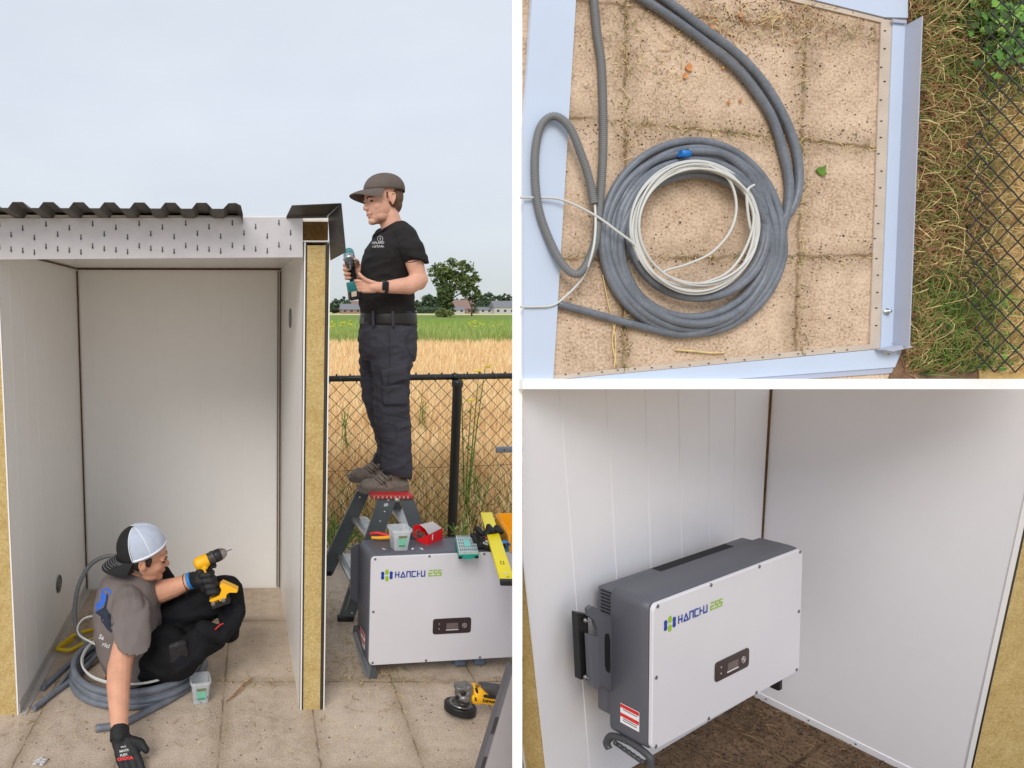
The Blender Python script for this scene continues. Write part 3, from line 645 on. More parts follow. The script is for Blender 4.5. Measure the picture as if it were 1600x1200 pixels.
def strip(pa, pb_, h, t=.0025):
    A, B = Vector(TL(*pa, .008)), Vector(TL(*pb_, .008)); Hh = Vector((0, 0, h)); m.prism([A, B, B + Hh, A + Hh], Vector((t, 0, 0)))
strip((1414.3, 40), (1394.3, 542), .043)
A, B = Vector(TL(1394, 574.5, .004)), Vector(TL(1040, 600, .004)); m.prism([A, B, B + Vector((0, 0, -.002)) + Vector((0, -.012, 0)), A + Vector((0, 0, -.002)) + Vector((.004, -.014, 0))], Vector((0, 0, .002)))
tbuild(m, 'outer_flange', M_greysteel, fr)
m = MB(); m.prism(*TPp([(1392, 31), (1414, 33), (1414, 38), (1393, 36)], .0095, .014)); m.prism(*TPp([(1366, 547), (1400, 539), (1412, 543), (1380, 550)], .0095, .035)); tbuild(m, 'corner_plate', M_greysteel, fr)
random.seed(3)
m = MB()
for i in range(18):
    y = 50 + i * 27 + random.uniform(-4, 4); x0 = 1383 - (y - 33) / 512 * 18.5 + random.uniform(-4, 4); m.ell(TL(x0, y, .006), .0035, .0015, .002, su=7, sv=5)
for i in range(17):
    x = 880 + i * 28 + random.uniform(-5, 5); y = 590 - (x - 850) / 507 * 48 + random.uniform(-2, 2); m.ell(TL(x, y, .006), .0030, .0013, .002, su=7, sv=5)
o = tbuild(m, 'burr', M_black, fr); o['kind'] = 'stuff'
# bolts
for (x, y) in ((1384, 487), (1384, 550)):
    m = MB(); m.lathe(TL(x, y, .008), (0, 0, 1), [(0, .009), (.003, .009), (.003, .004), (.014, .004), (.014, 0)], 10); tbuild(m, 'bolt', mat('zinc', (196, 204, 206), .3, .8), fr)
# cables
M_cable = mat('grey_cable', (112, 118, 128), .40, var=.20, vs=16, var2=.14, vs2=120, bump=.1, bs=100, spec=.45)
M_conduit = mat('grey_conduit', (124, 126, 128), .5, var=.05, vs=10)
M_wcable = mat('white_cable', (206, 207, 204), .45, var=.04)
def Z(pts, h=.012): return [Vector(TL(816 + p[0] / 2.027, p[1] / 2.027, p[2] if len(p) > 2 else h)) for p in pts]
def spread(path): # shrink tube thickness the further off the axis the lens sees it
    return path
ci = []
def ribbed(path, r, pitch=.0052, seg=10, amp=.13):
    P = [Vector(p) for p in path]; L_ = [0]
    for a, b in zip(P[:-1], P[1:]): L_.append(L_[-1] + (b - a).length)
    n = int(L_[-1] / pitch * 4); out_, rr, j = [], [], 0
    for i in range(n + 1):
        s = L_[-1] * i / n
        while j < len(L_) - 2 and L_[j + 1] < s: j += 1
        f = (s - L_[j]) / max(1e-9, L_[j + 1] - L_[j]); out_.append(P[j].lerp(P[j + 1], f)); rr.append(r * (1 + amp * (1, .2, -1, .2)[i % 4]))
    return out_, rr
path = catmull(Z([(222, -60, .012), (236, 100, .012), (250, 200, .012), (256, 360, .012), (255, 500, .014), (244, 650, .02), (228, 780, .04), (180, 866, .045), (130, 840, .04), (82, 750, .03), (48, 640, .03), (40, 500, .03), (58, 402, .03), (100, 368, .035), (150, 405, .04), (190, 500, .035), (215, 580, .03), (227, 645, .03)]), 12)
m = MB(); a, b = ribbed(path, .0098); m.tube(a, b, 9); o = tbuild(m, 'ribbed_conduit', M_conduit); tag(o, 'grey ribbed conduit standing in a tall loop across the pale blue bar', 'conduit')
random.seed(11)
def coilpath(specs, h0, tail0, tail1):
    pts = list(tail0); 
    for k, (cx_, cy_, rx, ry) in enumerate(specs):
        for i in range(16):
            a = ci_a + 2 * math.pi * i / 16; nx = specs[min(k + 1, len(specs) - 1)]; f = i / 16
            X = (cx_ * (1 - f) + nx[0] * f) + (rx * (1 - f) + nx[2] * f) * math.cos(a); Y = (cy_ * (1 - f) + nx[1] * f) + (ry * (1 - f) + nx[3] * f) * math.sin(a)
            pts.append((X, Y, h0 + (k * .0035) + .004 * math.sin(a * 3 + k)))
    return pts + list(tail1)
ci_a = 0.1
p = coilpath([(545, 742, 268, 290), (552, 752, 262, 272), (546, 728, 244, 262), (538, 790, 246, 262), (548, 722, 218, 222), (560, 740, 215, 205)], .012, [(340, -30, .012), (480, 62, .012), (600, 150, .014), (700, 240, .014), (785, 360, .014), (826, 480, .014), (846, 585, .014), (836, 680, .012)], [(755, 640, .03), (720, 560, .03), (640, 490, .028), (520, 480, .024)])
m = MB(); m.tube(catmull(Z(p), 6), .0102, 10); o = tbuild(m, 'grey_cable', M_cable); tag(o, 'thick grey cable whose end runs up past the frame top, wound in the inner turns', 'cable')
ci_a = -.2
p = coilpath([(540, 760, 290, 300), (536, 748, 284, 305), (540, 760, 262, 262), (548, 790, 240, 236)], .013, [(400, -40, .013), (470, 12, .013), (560, 80, .02), (690, 180, .022), (780, 285, .014), (842, 400, .013), (872, 500, .012), (874, 600, .012), (850, 670, .012)], [(790, 820, .02), (700, 980, .02), (600, 1040, .016), (500, 1060, .012), (380, 1035, .012), (250, 1000, .012), (112, 962, .014)])
m = MB(); m.tube(catmull(Z(p), 6), .0102, 10); o = tbuild(m, 'grey_cable', M_cable); tag(o, 'thick grey cable in the outer turns of the coil, cut end at lower left', 'cable')
ci_a = 2.6
p = coilpath([(548, 715, 208, 212), (552, 722, 192, 200), (540, 712, 200, 196), (556, 728, 188, 208), (560, 716, 190, 182)], .040, [(-6, 626, .03), (60, 626, .03), (130, 634, .035), (230, 682, .04), (300, 732, .05), (360, 780, .05)], [(520, 838, .05), (600, 800, .05), (660, 730, .05), (678, 650, .05), (655, 570, .05), (590, 522, .05)])
m = MB(); m.tube(catmull(Z(p), 6), .0032, 7); o = tbuild(m, 'white_cable', M_wcable); tag(o, 'thin white cable coiled inside the grey turns and trailing over the blue bar', 'cable')
ci_a = .3
p = coilpath([(545, 722, 200, 205), (550, 730, 196, 190), (548, 718, 186, 206)], .045, [(735, 585, .055), (712, 610, .055), (718, 700, .05)], [(700, 800, .05), (640, 870, .05), (540, 905, .05)])
m = MB(); m.tube(catmull(Z(p), 6), .0032, 7); o = tbuild(m, 'white_cable', M_wcable); tag(o, 'thin white cable with a short hooked end at the right of the coil', 'cable')
p = [(230, 648, .03), (232, 720, .045), (222, 800, .06), (190, 882, .04), (130, 945, .022), (92, 968, .022), (40, 972, .022), (-6, 972, .022)]
m = MB(); m.tube(catmull(Z(p), 8), .0032, 7); o = tbuild(m, 'white_cable', M_wcable); tag(o, 'thin white cable coming out of the ribbed conduit and bending to lower left', 'cable')
m = MB(); m.tube(Z([(500, 486, .042), (530, 488, .042)]), .0095, 12); o = tbuild(m, 'blue_tape', mat('tape_blue', (20, 120, 206), .4)); tag(o, 'small bright blue tape wrapped on the coil top', 'tape')
# loose bits on the paving
random.seed(21)
def flake(x, y, r, c, name, label, cat, gr):
    m = MB(); n = random.randint(5, 8); pts = [Vector(TL(x + r * random.uniform(.5, 1.2) * math.cos(6.28 * i / n), y + r * random.uniform(.5, 1.3) * math.sin(6.28 * i / n), .004)) for i in range(n)]; m.prism(pts, Vector((0, 0, .003))); o = tbuild(m, name, c); tag(o, label, cat, gr)
M_or = mat('orange_chip', (206, 142, 88), .8, var=.25, vs=80); M_grn = mat('weed_green', (96, 132, 44), .7, var=.25, vs=60); M_straw = mat('straw', (222, 198, 140), .8, var=.2, vs=40); M_brn = mat('dead_brown', (158, 118, 82), .9, var=.3, vs=40); M_olive = mat('grass_olive', (142, 142, 80), .8, var=.25, vs=30); M_dkg = mat('grass_dark', (62, 86, 34), .7, var=.25, vs=30)
for x, y, r in ((1077, 106, 6), (1071, 118, 4.5), (1129, 106, 3), (1139, 160, 2.5), (1157, 157, 3), (1156, 24, 3.5), (1112, 43, 3.5), (1100, 38, 3)): flake(x, y, r, M_or, 'orange_chip', {1077: 'largest orange flake, left of the two thick cables near the panel top', 1071: 'orange flake just below the largest one on the beige paving', 1129: 'small orange flake touching the two thick cables in the upper panel', 1139: 'tiny orange flake above the coil, left of its twin', 1157: 'tiny orange flake above the coil, right of its twin', 1156: 'orange flake in the straw litter near the top frame lip', 1112: 'orange flake in the litter beside the thick cables near the top', 1100: 'tiny orange flake closest to the thick cables in the top litter'}[x], 'debris', 'orange flakes on the paving')
flake(1284, 266, 9, M_grn, 'weed', 'small green weed sprig lying right of the coil', 'weed', None)
flake(1441, 245, 8, mat('pale_leaf', (160, 170, 130), .7), 'leaf', 'pale fallen leaf on the soil right of the frame', 'leaf', None)
def blade(m, p, d, l, w_, lift, seg=4, droop=.0):
    """one narrow grass blade along d (panel coords), rising and falling back"""
    p = Vector(p); d = Vector(d).normalized(); s = Vector((-d.y, d.x, 0)).normalized(); vs = []; bend = random.uniform(-.5, .5)
    for i in range(seg + 1):
        t = i / seg; q = p + d * l * t + s * l * bend * t * t * .35 + Vector((0, 0, lift * math.sin(math.pi * min(1, t * .8)))); ww = w_ * (1 - t) + .0003; vs += [q - s * ww, q + s * ww]
    m.add(vs, [(2 * i, 2 * i + 1, 2 * i + 3, 2 * i + 2) for i in range(seg)], False)
random.seed(5)
m = MB()
for i in range(11000):
    x = random.uniform(1412, 1632); y = random.uniform(-50, 585); xe = 1429 - (y - 30) / 512 * 25 if y > 30 else 1420
    if y > 575: xe -= 6
    x = max(x, xe + 1); dx = (x - xe) / 170; f = random.random()
    green = .2 + .75 * max(0, 1 - y / 260) * min(1, dx * 1.7) + (.65 if (y > 440 and 1430 < x < 1545) else 0) - (.45 if x > 1545 and y > 170 else 0)
    dry = x > 1545 and y > 150
    if dry and f < .7: continue
    if dx < .28 and random.random() < .35 and 60 < y < 480: continue
    if random.random() < green: m.cur = random.choice((0, 1, 1, 4, 4))
    else: m.cur = random.choice((2, 3, 3, 3, 1) if not dry else (2, 2, 2, 1, 3))
    a = random.gauss(-1.5 if y > 440 else random.choice((-.9, .9, 2.2, -2.3)), .8); l = random.uniform(.018, .085) * (1.3 if y > 440 and x < 1545 else 1)
    d = (math.cos(a), -math.sin(a)) 
    if x + d[0] * l / k_ < xe - 4: d = (-d[0], d[1])
    blade(m, TL(x, y, .006), (d[0], d[1], 0), l, random.uniform(.0006, .0017), random.uniform(.004, .04), 3)
for i in range(90):
    x = random.uniform(1432, 1600); y = random.uniform(-30, 580); a = random.gauss(random.choice((-1.2, 1.3, 2.0)), .5); l = random.uniform(.07, .19); d = Vector((math.cos(a), -math.sin(a), 0)); s = Vector((-d.y, d.x, 0)); b0 = random.uniform(-.03, .03); p = Vector(TL(x, y, .02)); P = [p + d * l * t + s * b0 * math.sin(3.1 * t) + Vector((0, 0, .03 * math.sin(3.1 * t) + .012)) for t in (0, .2, .4, .6, .8, 1)]
    if min(q_.x for q_ in P) < (1428 - 400) * k_ or min(q_.y for q_ in P) < (600 - 588) * k_ * .9: continue
    m.cur = random.choice((2, 2, 2, 1, 3)); m.tube(P, [.0008, .0008, .0007, .0006, .0005, .0003], 4, cap=False)
# joint tufts and straw litter
for i in range(900):
    k = random.choice((0, 1, 2, 3, 4, 5)); y = x = 0
    if k < 2: x = (977, 1252)[k] + random.gauss(0, 4); y = random.uniform(0, 580); 
    elif k == 2: x = random.uniform(950, 1368); y = 190 + (x - 953) * .1 + random.gauss(0, 4)
    elif k == 3: x = random.uniform(880, 1362); y = 404 + random.gauss(0, 3)
    elif k == 4: x = random.uniform(1000, 1368); y = 25 + (x - 1000) * .08 + random.gauss(0, 14)
    else: x = random.gauss(1020, 40); y = random.gauss(95, 40)
    if y < 0 or y > 585: continue
    m.cur = random.choice((1, 2, 2, 3, 0)); a = random.uniform(0, 6.28); blade(m, TL(x, y, .002), (math.cos(a), math.sin(a), 0), random.uniform(.006, .028), .0006, random.uniform(.001, .008), 2)
for i in range(220):
    x = random.gauss(1180, 70); y = random.gauss(35, 28); a = random.uniform(0, 6.28); m.cur = random.choice((2, 3, 3)); blade(m, TL(max(1000, min(1368, x)), max(-5, y), .002), (math.cos(a), math.sin(a), 0), random.uniform(.015, .05), .0007, .006, 2)
o_grass = m; random.seed(91); m = MB()
for i in range(2600):
    if i < 1100: x, y = random.uniform(880, 1372), random.uniform(0, 585)
    elif i < 1700: x, y = random.gauss(1190, 90), abs(random.gauss(20, 40))
    elif i < 2100: k = random.choice((0, 1)); x, y = (977, 1252)[k] + random.gauss(0, 9), random.uniform(0, 585)
    else: x, y = random.uniform(900, 1370), random.choice((404, 205)) + random.gauss(0, 9)
    if not (865 < x < 1372 and 0 < y < 560): continue
    s_ = random.uniform(.0008, .0024) * (1.6 if random.random() < .05 else 1); m.cur = random.choice((0, 0, 1, 2)); m.ell(TL(x, y, s_ * .4), s_, s_ * random.uniform(.5, 1), s_ * .6, su=5, sv=3)
o = tbuild(m, 'soil_crumbs', [mat('crumb_dark', (78, 58, 42), .95), mat('crumb_brown', (126, 94, 66), .95), mat('crumb_pale', (214, 194, 168), .95)]); tag(o, None, None, kind='stuff'); m = o_grass
o = tbuild(m, 'grass', [M_dkg, M_olive, M_straw, M_brn, M_grn]); clip(o, TM @ Vector(TL(1500, 591.5)), TM.to_3x3() @ Vector((0, -1, 0))); tag(o, None, None, kind='stuff')
# long straws
for pts, w_, lab in (([(255, 870), (270, 950), (290, 1040), (296, 1100), (292, 1165)], .002, 'long straw stalk lying across the lowest grey cable'), ([(485, 1108), (540, 1112), (600, 1118), (640, 1116)], .0035, 'short thick straw stalk above the bottom channel'), ([(300, 1010), (285, 1080), (300, 1160)], .002, 'thin straw stalk beside the longer straw near the bottom bar')):
    m = MB(); m.tube(catmull(Z(pts, .006), 4), w_ * .8, 5); o = tbuild(m, 'straw_stalk', M_straw); tag(o, lab, 'straw')
# leafy plant at the top right corner
def leafy(name, cx_, cy_, n, rad, size, h, mats, lab, seed):
    random.seed(seed); m = MB()
    for i in range(n):
        x = cx_ + random.gauss(0, rad); y = cy_ + random.gauss(0, rad * 1.1); a = random.uniform(0, 6.28); s = size * random.uniform(.6, 1.3); z = h * random.uniform(.3, 1); m.cur = random.randint(0, len(mats) - 1)
        d = Vector((math.cos(a), math.sin(a), random.uniform(-.3, .3))); q = Vector((-math.sin(a), math.cos(a), random.uniform(-.3, .3))); p = Vector(TL(x, y, z)); pts = []
        for j in range(9):
            t = j / 4 - 1 if j <= 4 else 0
        prof = ((0, 0), (.2, .22), (.3, .12), (.5, .36), (.6, .2), (.8, .22), (1, 0)); up = [p + d * s * u + q * s * v for u, v in prof]; dn = [p + d * s * u - q * s * v for u, v in prof[1:-1]][::-1]
        mid = [p + d * s * u + Vector((0, 0, -.004)) for u in (0, .5, 1)]
        m.add(up + dn, [tuple(range(len(up + dn)))], False)
    o = tbuild(m, name, mats); tag(o, lab, 'plant'); return o
M_leaf1 = mat('leaf_bright', (126, 172, 66), .55, var=.2, vs=30); M_leaf2 = mat('leaf_mid', (84, 132, 44), .6, var=.2, vs=30)
leafy('leafy_weed', 1580, 40, 260, 26, .028, .06, [M_leaf1, M_leaf2, M_dkg], 'bright green lobed weed growing behind the mesh at the top corner of the paved panel', 1)
leafy('leafy_weed', 1575, 478, 36, 14, .018, .03, [M_leaf1, M_leaf2], 'low green weed on dry ground behind the mesh, lower edge', 2)
leafy('leafy_weed', 1552, 545, 26, 12, .02, .03, [M_leaf1, M_leaf2], 'small green weed rosette beside the thick green tuft at the bottom', 4)
# chain-link mesh over the verge
m = MB(); ox, oy = 1556, -20
cols = []
def zig(x_off, ph):
    pts = []
    for j in range(37):
        y = -30 + j * 17.0; x = x_off + (8.2 if (j + ph) % 2 else -8.2) + (y) * -.02
        hh = .055 + max(0, (x - 1500)) * .0006; pts.append((x, y, hh))
    return pts
for c_ in range(11):
    for dph in (0,):
        pts = [p for p in zig(1476 + c_ * 16.2, c_ % 2) if p[0] > 1494 + abs(p[1] - 360) * .12]
        if len(pts) > 1:
            P = []
            for a, b in zip(pts[:-1], pts[1:]):
                if abs(b[1] - a[1]) > 25: continue
                A = Vector(TL(*a)); B = Vector(TL(*b)); mid = (A + B) / 2 + Vector((.0015, .0012, 0)) * (1 if a[0] < b[0] else -1); m.tube([A, A.lerp(mid, .6), mid, B.lerp(mid, .6), B], .0016, 5, cap=False)
for k in range(1):
    m.tube([Vector(TL(1510, -50, .04)), Vector(TL(1516, 150, .03))], .001, 5)
o = tbuild(m, 'chain_link_mesh', M_black); tag(o, 'black chain-link mesh over the weedy verge beside the steel frame', 'fence')
def PY(px, py, Y): return onp(px, py, Vector((0, Y, 0)), Vector((0, 1, 0)))
# ------------------------------------------------------------ trees
def tree(name, label, base, H_, crown, trunk_r, nleaf, leaf, mats, cat='tree', group=None, seed=0, trunk_h=.45, barkm=None, solid=0):
    """crown = list of (dx, z, rx, rz) lobes in metres"""
    random.seed(seed); t = thing(name, label, cat, base, group); b = Vector(base); m = MB()
    top = b + Vector((crown[0][0], 0, H_ * .8)); m.tube([b - Vector((0, 0, .3)), b + Vector((0, 0, H_ * trunk_h * .5)), b.lerp(top, .7), top], [trunk_r * 1.3, trunk_r, trunk_r * .6, trunk_r * .2], 7)
    for dx, z, rx, rz in crown:
        for k in range(2):
            e = b + Vector((dx + random.uniform(-.6, .6) * rx, random.uniform(-.5, .5) * rx, z + random.uniform(-.2, .5) * rz)); s_ = b + Vector((0, 0, H_ * trunk_h * random.uniform(.5, 1)))
            m.tube([s_, s_.lerp(e, .5) + Vector((0, 0, .05 * H_)), e], [trunk_r * .45, trunk_r * .28, trunk_r * .08], 5)
    m.build('trunk', barkm or mat('bark', (88, 74, 58), .9, var=.2, vs=3, bump=.5, bs=10), t)
    m = MB(); tot = sum(rx * rx * rz for _, _, rx, rz in crown)
    for dx, z, rx, rz in crown:
        n = int(nleaf * rx * rx * rz / tot); ncl = max(6, n // 26); cl_ = []
        for k in range(ncl):
            u = Vector((random.gauss(0, 1), random.gauss(0, 1), random.gauss(0, 1))).normalized() * (random.uniform(.45, 1.0) ** .6); cl_.append((Vector((dx + u.x * rx, u.y * rx, z + u.z * rz)), random.uniform(.12, .3) * (rx + rz) * .5))
        for k in range(n):
            c_, r = random.choice(cl_); p = b + c_ + Vector((random.gauss(0, r * .5), random.gauss(0, r * .5), random.gauss(0, r * .38)))
            a = Vector((random.gauss(0, 1), random.gauss(0, 1), random.gauss(0, .6))).normalized(); q = a.cross(Vector((random.gauss(0, 1), random.gauss(0, 1), random.gauss(0, 1)))).normalized(); s = leaf * random.uniform(.6, 1.4)
            m.cur = random.choice(range(len(mats))); m.add([p - a * s, p + q * s * .5, p + a * s, p - q * s * .5], [(0, 1, 2, 3)], False)
    m.build('crown', mats, t); return t
M_t1 = mat('foliage_mid', (104, 116, 66), .8, var=.15, vs=.3, spec=.2); M_t2 = mat('foliage_dark', (76, 92, 58), .8, var=.15, vs=.3, spec=.2); M_t3 = mat('foliage_light', (132, 142, 88), .8, var=.1, vs=.3, spec=.2)
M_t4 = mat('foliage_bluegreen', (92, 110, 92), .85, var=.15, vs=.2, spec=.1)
def gx(px, D): return (px - 400) / 1000 * D
D = 160
tree('oak_tree', 'large spreading tree standing alone in the field with an ivy-covered trunk', (gx(697, D), D, 0), 14.2, [(1.0, 11.6, 5.0, 2.4), (-1.8, 10.2, 3.6, 2.4), (4.2, 9.6, 3.3, 2.3), (1.2, 8.6, 4.4, 2.4), (5.6, 7.0, 2.2, 1.4), (-2.4, 7.4, 2.2, 1.5)], .45, 5200, .36, [M_t1, M_t1, M_t2, M_t3], seed=3)
tree('ivy_bush', 'dense dark ivy column around the foot of the large field tree', (gx(693, D - 3), D - 3, 0), 7.6, [(0, 5.4, 2.0, 2.8), (.3, 2.6, 1.7, 2.8), (-.2, 1.0, 1.5, 1.2)], .2, 4200, .34, [M_t2, M_t2, M_t1], 'shrub', seed=5)
tree('ivy_bush', 'pale green bush low in front of the ivy column', (gx(692, D - 6), D - 6, 0), 2.2, [(0, 1.1, 2.2, 1.0)], .1, 900, .25, [M_t3, M_t1], 'shrub', seed=6)
tree('field_tree', 'slim open-crowned tree standing right of the large field tree', (gx(735, 190), 190, 0), 9, [(0, 6.6, 3.0, 2.0), (-2, 7.6, 1.8, 1.3), (2.0, 5.0, 1.8, 1.2)], .22, 1600, .38, [M_t1, M_t2], seed=7)
spec = [(522, 17, 13), (536, 19, 12), (549, 14, 10), (560, 10, 9), (655, 16, 14), (668, 22, 14), (684, 24, 13), (716, 18, 13), (742, 22, 14), (757, 24, 14), (771, 21, 14), (784, 23, 13), (797, 20, 14), (812, 22, 14)]
LABS = ['rounded dark tree at the left end of the far tree line beside the shed post', 'tallest of the far trees left of the standing man', 'bushy far tree directly behind the low grey-roofed house', 'low far tree behind the taller red-roofed house left of the man', 'far tree hidden partly behind the man, left of the ivy trunk', 'wide far tree just left of the large field tree', 'far tree directly behind the ivy-covered trunk', 'low far tree behind the steep red-brown roof', 'dark far tree just right of the slim field tree', 'tall far tree behind the long white shed', 'far tree between the white shed and the wide grey-roofed house', 'dark far tree above the wide grey-roofed house', 'far tree at the right end of the line above the grey roof edge', 'last far tree beside the white divider']
for i, (px, hp_, wp) in enumerate(spec):
    D = 330 + (i * 37) % 60; H_ = hp_ * D / 1000 * 1.3; r = wp * D / 1000 * .8
    tree('hedgerow_tree', LABS[i],
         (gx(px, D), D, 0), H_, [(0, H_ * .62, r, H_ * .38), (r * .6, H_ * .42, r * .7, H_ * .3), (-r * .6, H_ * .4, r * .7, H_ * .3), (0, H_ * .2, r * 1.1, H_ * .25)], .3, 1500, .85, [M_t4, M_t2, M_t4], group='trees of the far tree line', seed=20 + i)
# hedge
m = MB(); random.seed(9)
for i in range(6000):
    D = 318 + random.uniform(0, 5); x = random.uniform(gx(650, D), gx(830, D)); z = random.uniform(0, 2.8) * (1 if random.random() < .9 else 1.25); a = Vector((random.gauss(0, 1), random.gauss(0, 1), random.gauss(0, 1))).normalized(); q = a.orthogonal().normalized(); p = Vector((x, D, z)); s = .45; m.cur = random.randint(0, 1); m.add([p - a * s, p + q * s * .6, p + a * s, p - q * s * .6], [(0, 1, 2, 3)])
m.box((gx(650, 321), 320, 0), (gx(830, 321) - gx(650, 321), 0, 0), (0, 2, 0), (0, 0, 2.2))
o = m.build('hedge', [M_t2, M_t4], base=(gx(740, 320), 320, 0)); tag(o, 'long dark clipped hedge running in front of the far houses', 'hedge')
# far houses
def house(px, D, w_, h_, rh, wallm, roofm, lab, chim=True):
    b = Vector((gx(px, D), D, 0)); t = thing('house', lab, 'house', tuple(b)); m = MB(); m.box(b + Vector((-w_ / 2, 0, 0)), (w_, 0, 0), (0, 7, 0), (0, 0, h_)); m.prism([b + Vector((-w_ / 2, .02, h_)), b + Vector((w_ / 2, .02, h_)), b + Vector((w_ / 2, 3.5, h_ + rh)), b + Vector((-w_ / 2, 3.5, h_ + rh))][:2] + [b + Vector((w_ / 2, .02, h_ + .02)), b + Vector((-w_ / 2, .02, h_ + .02))], (0, 6.9, 0)); m.build('wall', wallm, t)
    m = MB(); e = .4
    m.prism([b + Vector((-w_ / 2 - e, -e, h_ - .1)), b + Vector((-w_ / 2 - e, 3.5, h_ + rh)), b + Vector((-w_ / 2 - e, 7 + e, h_ - .1))], (w_ + 2 * e, 0, 0)); r = m.build('roof', roofm, t)
    if chim: m = MB(); m.box(b + Vector((w_ * .25, 3.2, h_ + rh - .6)), (.7, 0, 0), (0, .7, 0), (0, 0, 1.5)); m.build('chimney', mat('far_brick', (150, 124, 112), .9), r)
    n = max(2, int(w_ / 3))
    for i in range(n): m = MB(); m.box(b + Vector((-w_ / 2 + (i + .35) * w_ / n, -.05, .8)), (w_ / n * .35, 0, 0), (0, .06, 0), (0, 0, 1.1)); m.build('window', mat('far_glass', (60, 66, 74), .2), t)
BR1 = mat('far_brick', (150, 124, 112), .9); RF1 = mat('far_roof_grey', (124, 126, 132), .8); RF2 = mat('far_roof_red', (140, 116, 108), .8); WH = mat('far_white', (184, 184, 182), .8)
house(548, 300, 9, 2.0, 2.6, BR1, RF1, 'low far house with grey roof left of the standing man')
house(562, 306, 7, 2.6, 3.6, BR1, RF2, 'taller far house with red-brown roof left of the standing man')
house(720, 305, 10, 2.4, 4.2, BR1, RF2, 'far brick house with steep red-brown roof right of the large tree')
house(714, 300, 6, 1.8, 1.4, WH, RF1, 'low white far outbuilding beside the steep-roofed brick house', False)
house(762, 303, 9, 1.9, 1.2, WH, RF1, 'long low white far shed in front of the hedge', False)
house(792, 300, 13, 3.0, 3.0, WH, RF1, 'far house with wide grey roof at the right end of the hedge')
# ------------------------------------------------------------ crop, dry grass and wheat
def blades(m, n, fy, fx, hh, ww, cur, lean=.25, seg=2, base=0.):
    for i in range(n):
        Y = fy(); X = fx(Y); h_ = hh(Y); w_ = ww(Y); m.cur = cur(); a = random.gauss(0, lean) * h_; b = random.gauss(0, lean) * h_; t = random.uniform(-.6, .6); d = Vector((math.cos(t), math.sin(t), 0)) * w_
        p = Vector((X, Y, base)); q = p + Vector((a * .35, b * .35, h_ * .6)); r = p + Vector((a, b, h_))
        m.add([p - d, p + d, q + d * .8, q - d * .8, r + d * .25, r - d * .25], [(0, 1, 2, 3), (3, 2, 4, 5)], False)
random.seed(31)
m = MB()
blades(m, 15000, lambda: 27 + 34 * random.random() ** 1.6, lambda Y: Y * random.uniform(.04, .52), lambda Y: random.uniform(.45, .95), lambda Y: .016, lambda: random.choice((0, 0, 1, 1, 2)), .12)
for i in range(22):
    Y = random.uniform(28, 36); X = Y * random.choice((random.uniform(.115, .15), random.uniform(.33, .4))); p = Vector((X, Y, random.uniform(.95, 1.2))); m.cur = 3
    m.ell(p,   .06, .06, .03, su=6, sv=4)
o = m.build('green_crop', [mat('crop_green', (130, 156, 74), .7, var=.15, vs=1, spec=.2), mat('crop_light', (166, 184, 108), .7, var=.1, vs=1, spec=.2), mat('crop_yellow', (182, 184, 112), .8, var=.1, vs=1, spec=.1), mat('ragwort_yellow', (240, 212, 20), .6, var=.05)]); tag(o, None, None, kind='stuff')
m = MB()
blades(m, 44000, lambda: 5.7 + 21.5 * random.random() ** 1.5, lambda Y: Y * random.uniform(.03, .56), lambda Y: random.uniform(.42, .78) * (.75 if Y < 7 else 1) * (1 - .012 * max(0, Y - 10)), lambda Y: .0024 + Y * .00038, lambda: random.choice((0, 0, 1, 1, 2, 3)), .2)
blades(m, 5200, lambda: 4.75 + 1.6 * random.random(), lambda Y: Y * random.uniform(.05, .5), lambda Y: random.uniform(.06, .45), lambda Y: .0028, lambda: random.choice((0, 1, 2, 3, 4, 4)), .35)
blades(m, 1500, lambda: 4.66 + .5 * random.random(), lambda Y: Y * random.uniform(.05, .5), lambda Y: random.uniform(.04, .2), lambda Y: .0028, lambda: random.choice((4, 5, 1)), .4)
o = m.build('wheat', [mat('wheat_gold', (240, 210, 158), .8, var=.15, vs=2, spec=.2), mat('wheat_pale', (248, 226, 178), .8, var=.1, vs=2, spec=.2), mat('wheat_brown', (226, 186, 134), .85, var=.15, vs=2, spec=.1), mat('wheat_rust', (230, 184, 132), .85, var=.1, vs=2, spec=.1), M_olive, M_grn]); tag(o, None, None, kind='stuff')
# weeds and ragwort by the fence
def weed(px, Y, ztop, n, lab, fl=False, mats=(M_grn, M_olive), spread=.08, seed=0, name='weed'):
    random.seed(seed); b = Vector((gx(px, Y * .9934 + .16), Y, 0)); t = thing(name, lab, 'plant', tuple(b)); m = MB(); mf = MB(); heads = []
    for k in range(n):
        tip = b + Vector((random.gauss(0, spread), random.gauss(0, spread), ztop * random.uniform(.72, 1))); P = catmull([b, b.lerp(tip, .5) + Vector((random.gauss(0, .02), 0, 0)), tip], 4); m.cur = 0; m.tube(P, [.006 * (1 - i / len(P)) + .002 for i in range(len(P))], 5); heads.append(tip)
        for i in range(int(26 * ztop)):
            p = b.lerp(tip, random.uniform(.08, .92)); a = random.uniform(0, 6.28); d = Vector((math.cos(a), math.sin(a), random.uniform(-.1, .7))).normalized(); q = d.cross(Vector((0, 0, 1))).normalized(); s = random.uniform(.03, .075); m.cur = random.randint(0, len(mats) - 1)
            m.add([p, p + d * s * .5 + q * s * .14, p + d * s, p + d * s * .5 - q * s * .14], [(0, 1, 2, 3)], False)
    m.build('foliage', list(mats), t)
    if fl:
        for h_ in heads:
            mf = MB()
            for k in range(9):
                p = h_ + Vector((random.gauss(0, .022), random.gauss(0, .02), random.uniform(-.01, .012))); mf.ell(p, .011, .011, .005, su=7, sv=4)
            mf.build('flower_head', MATS['ragwort_yellow'], t)
    return t
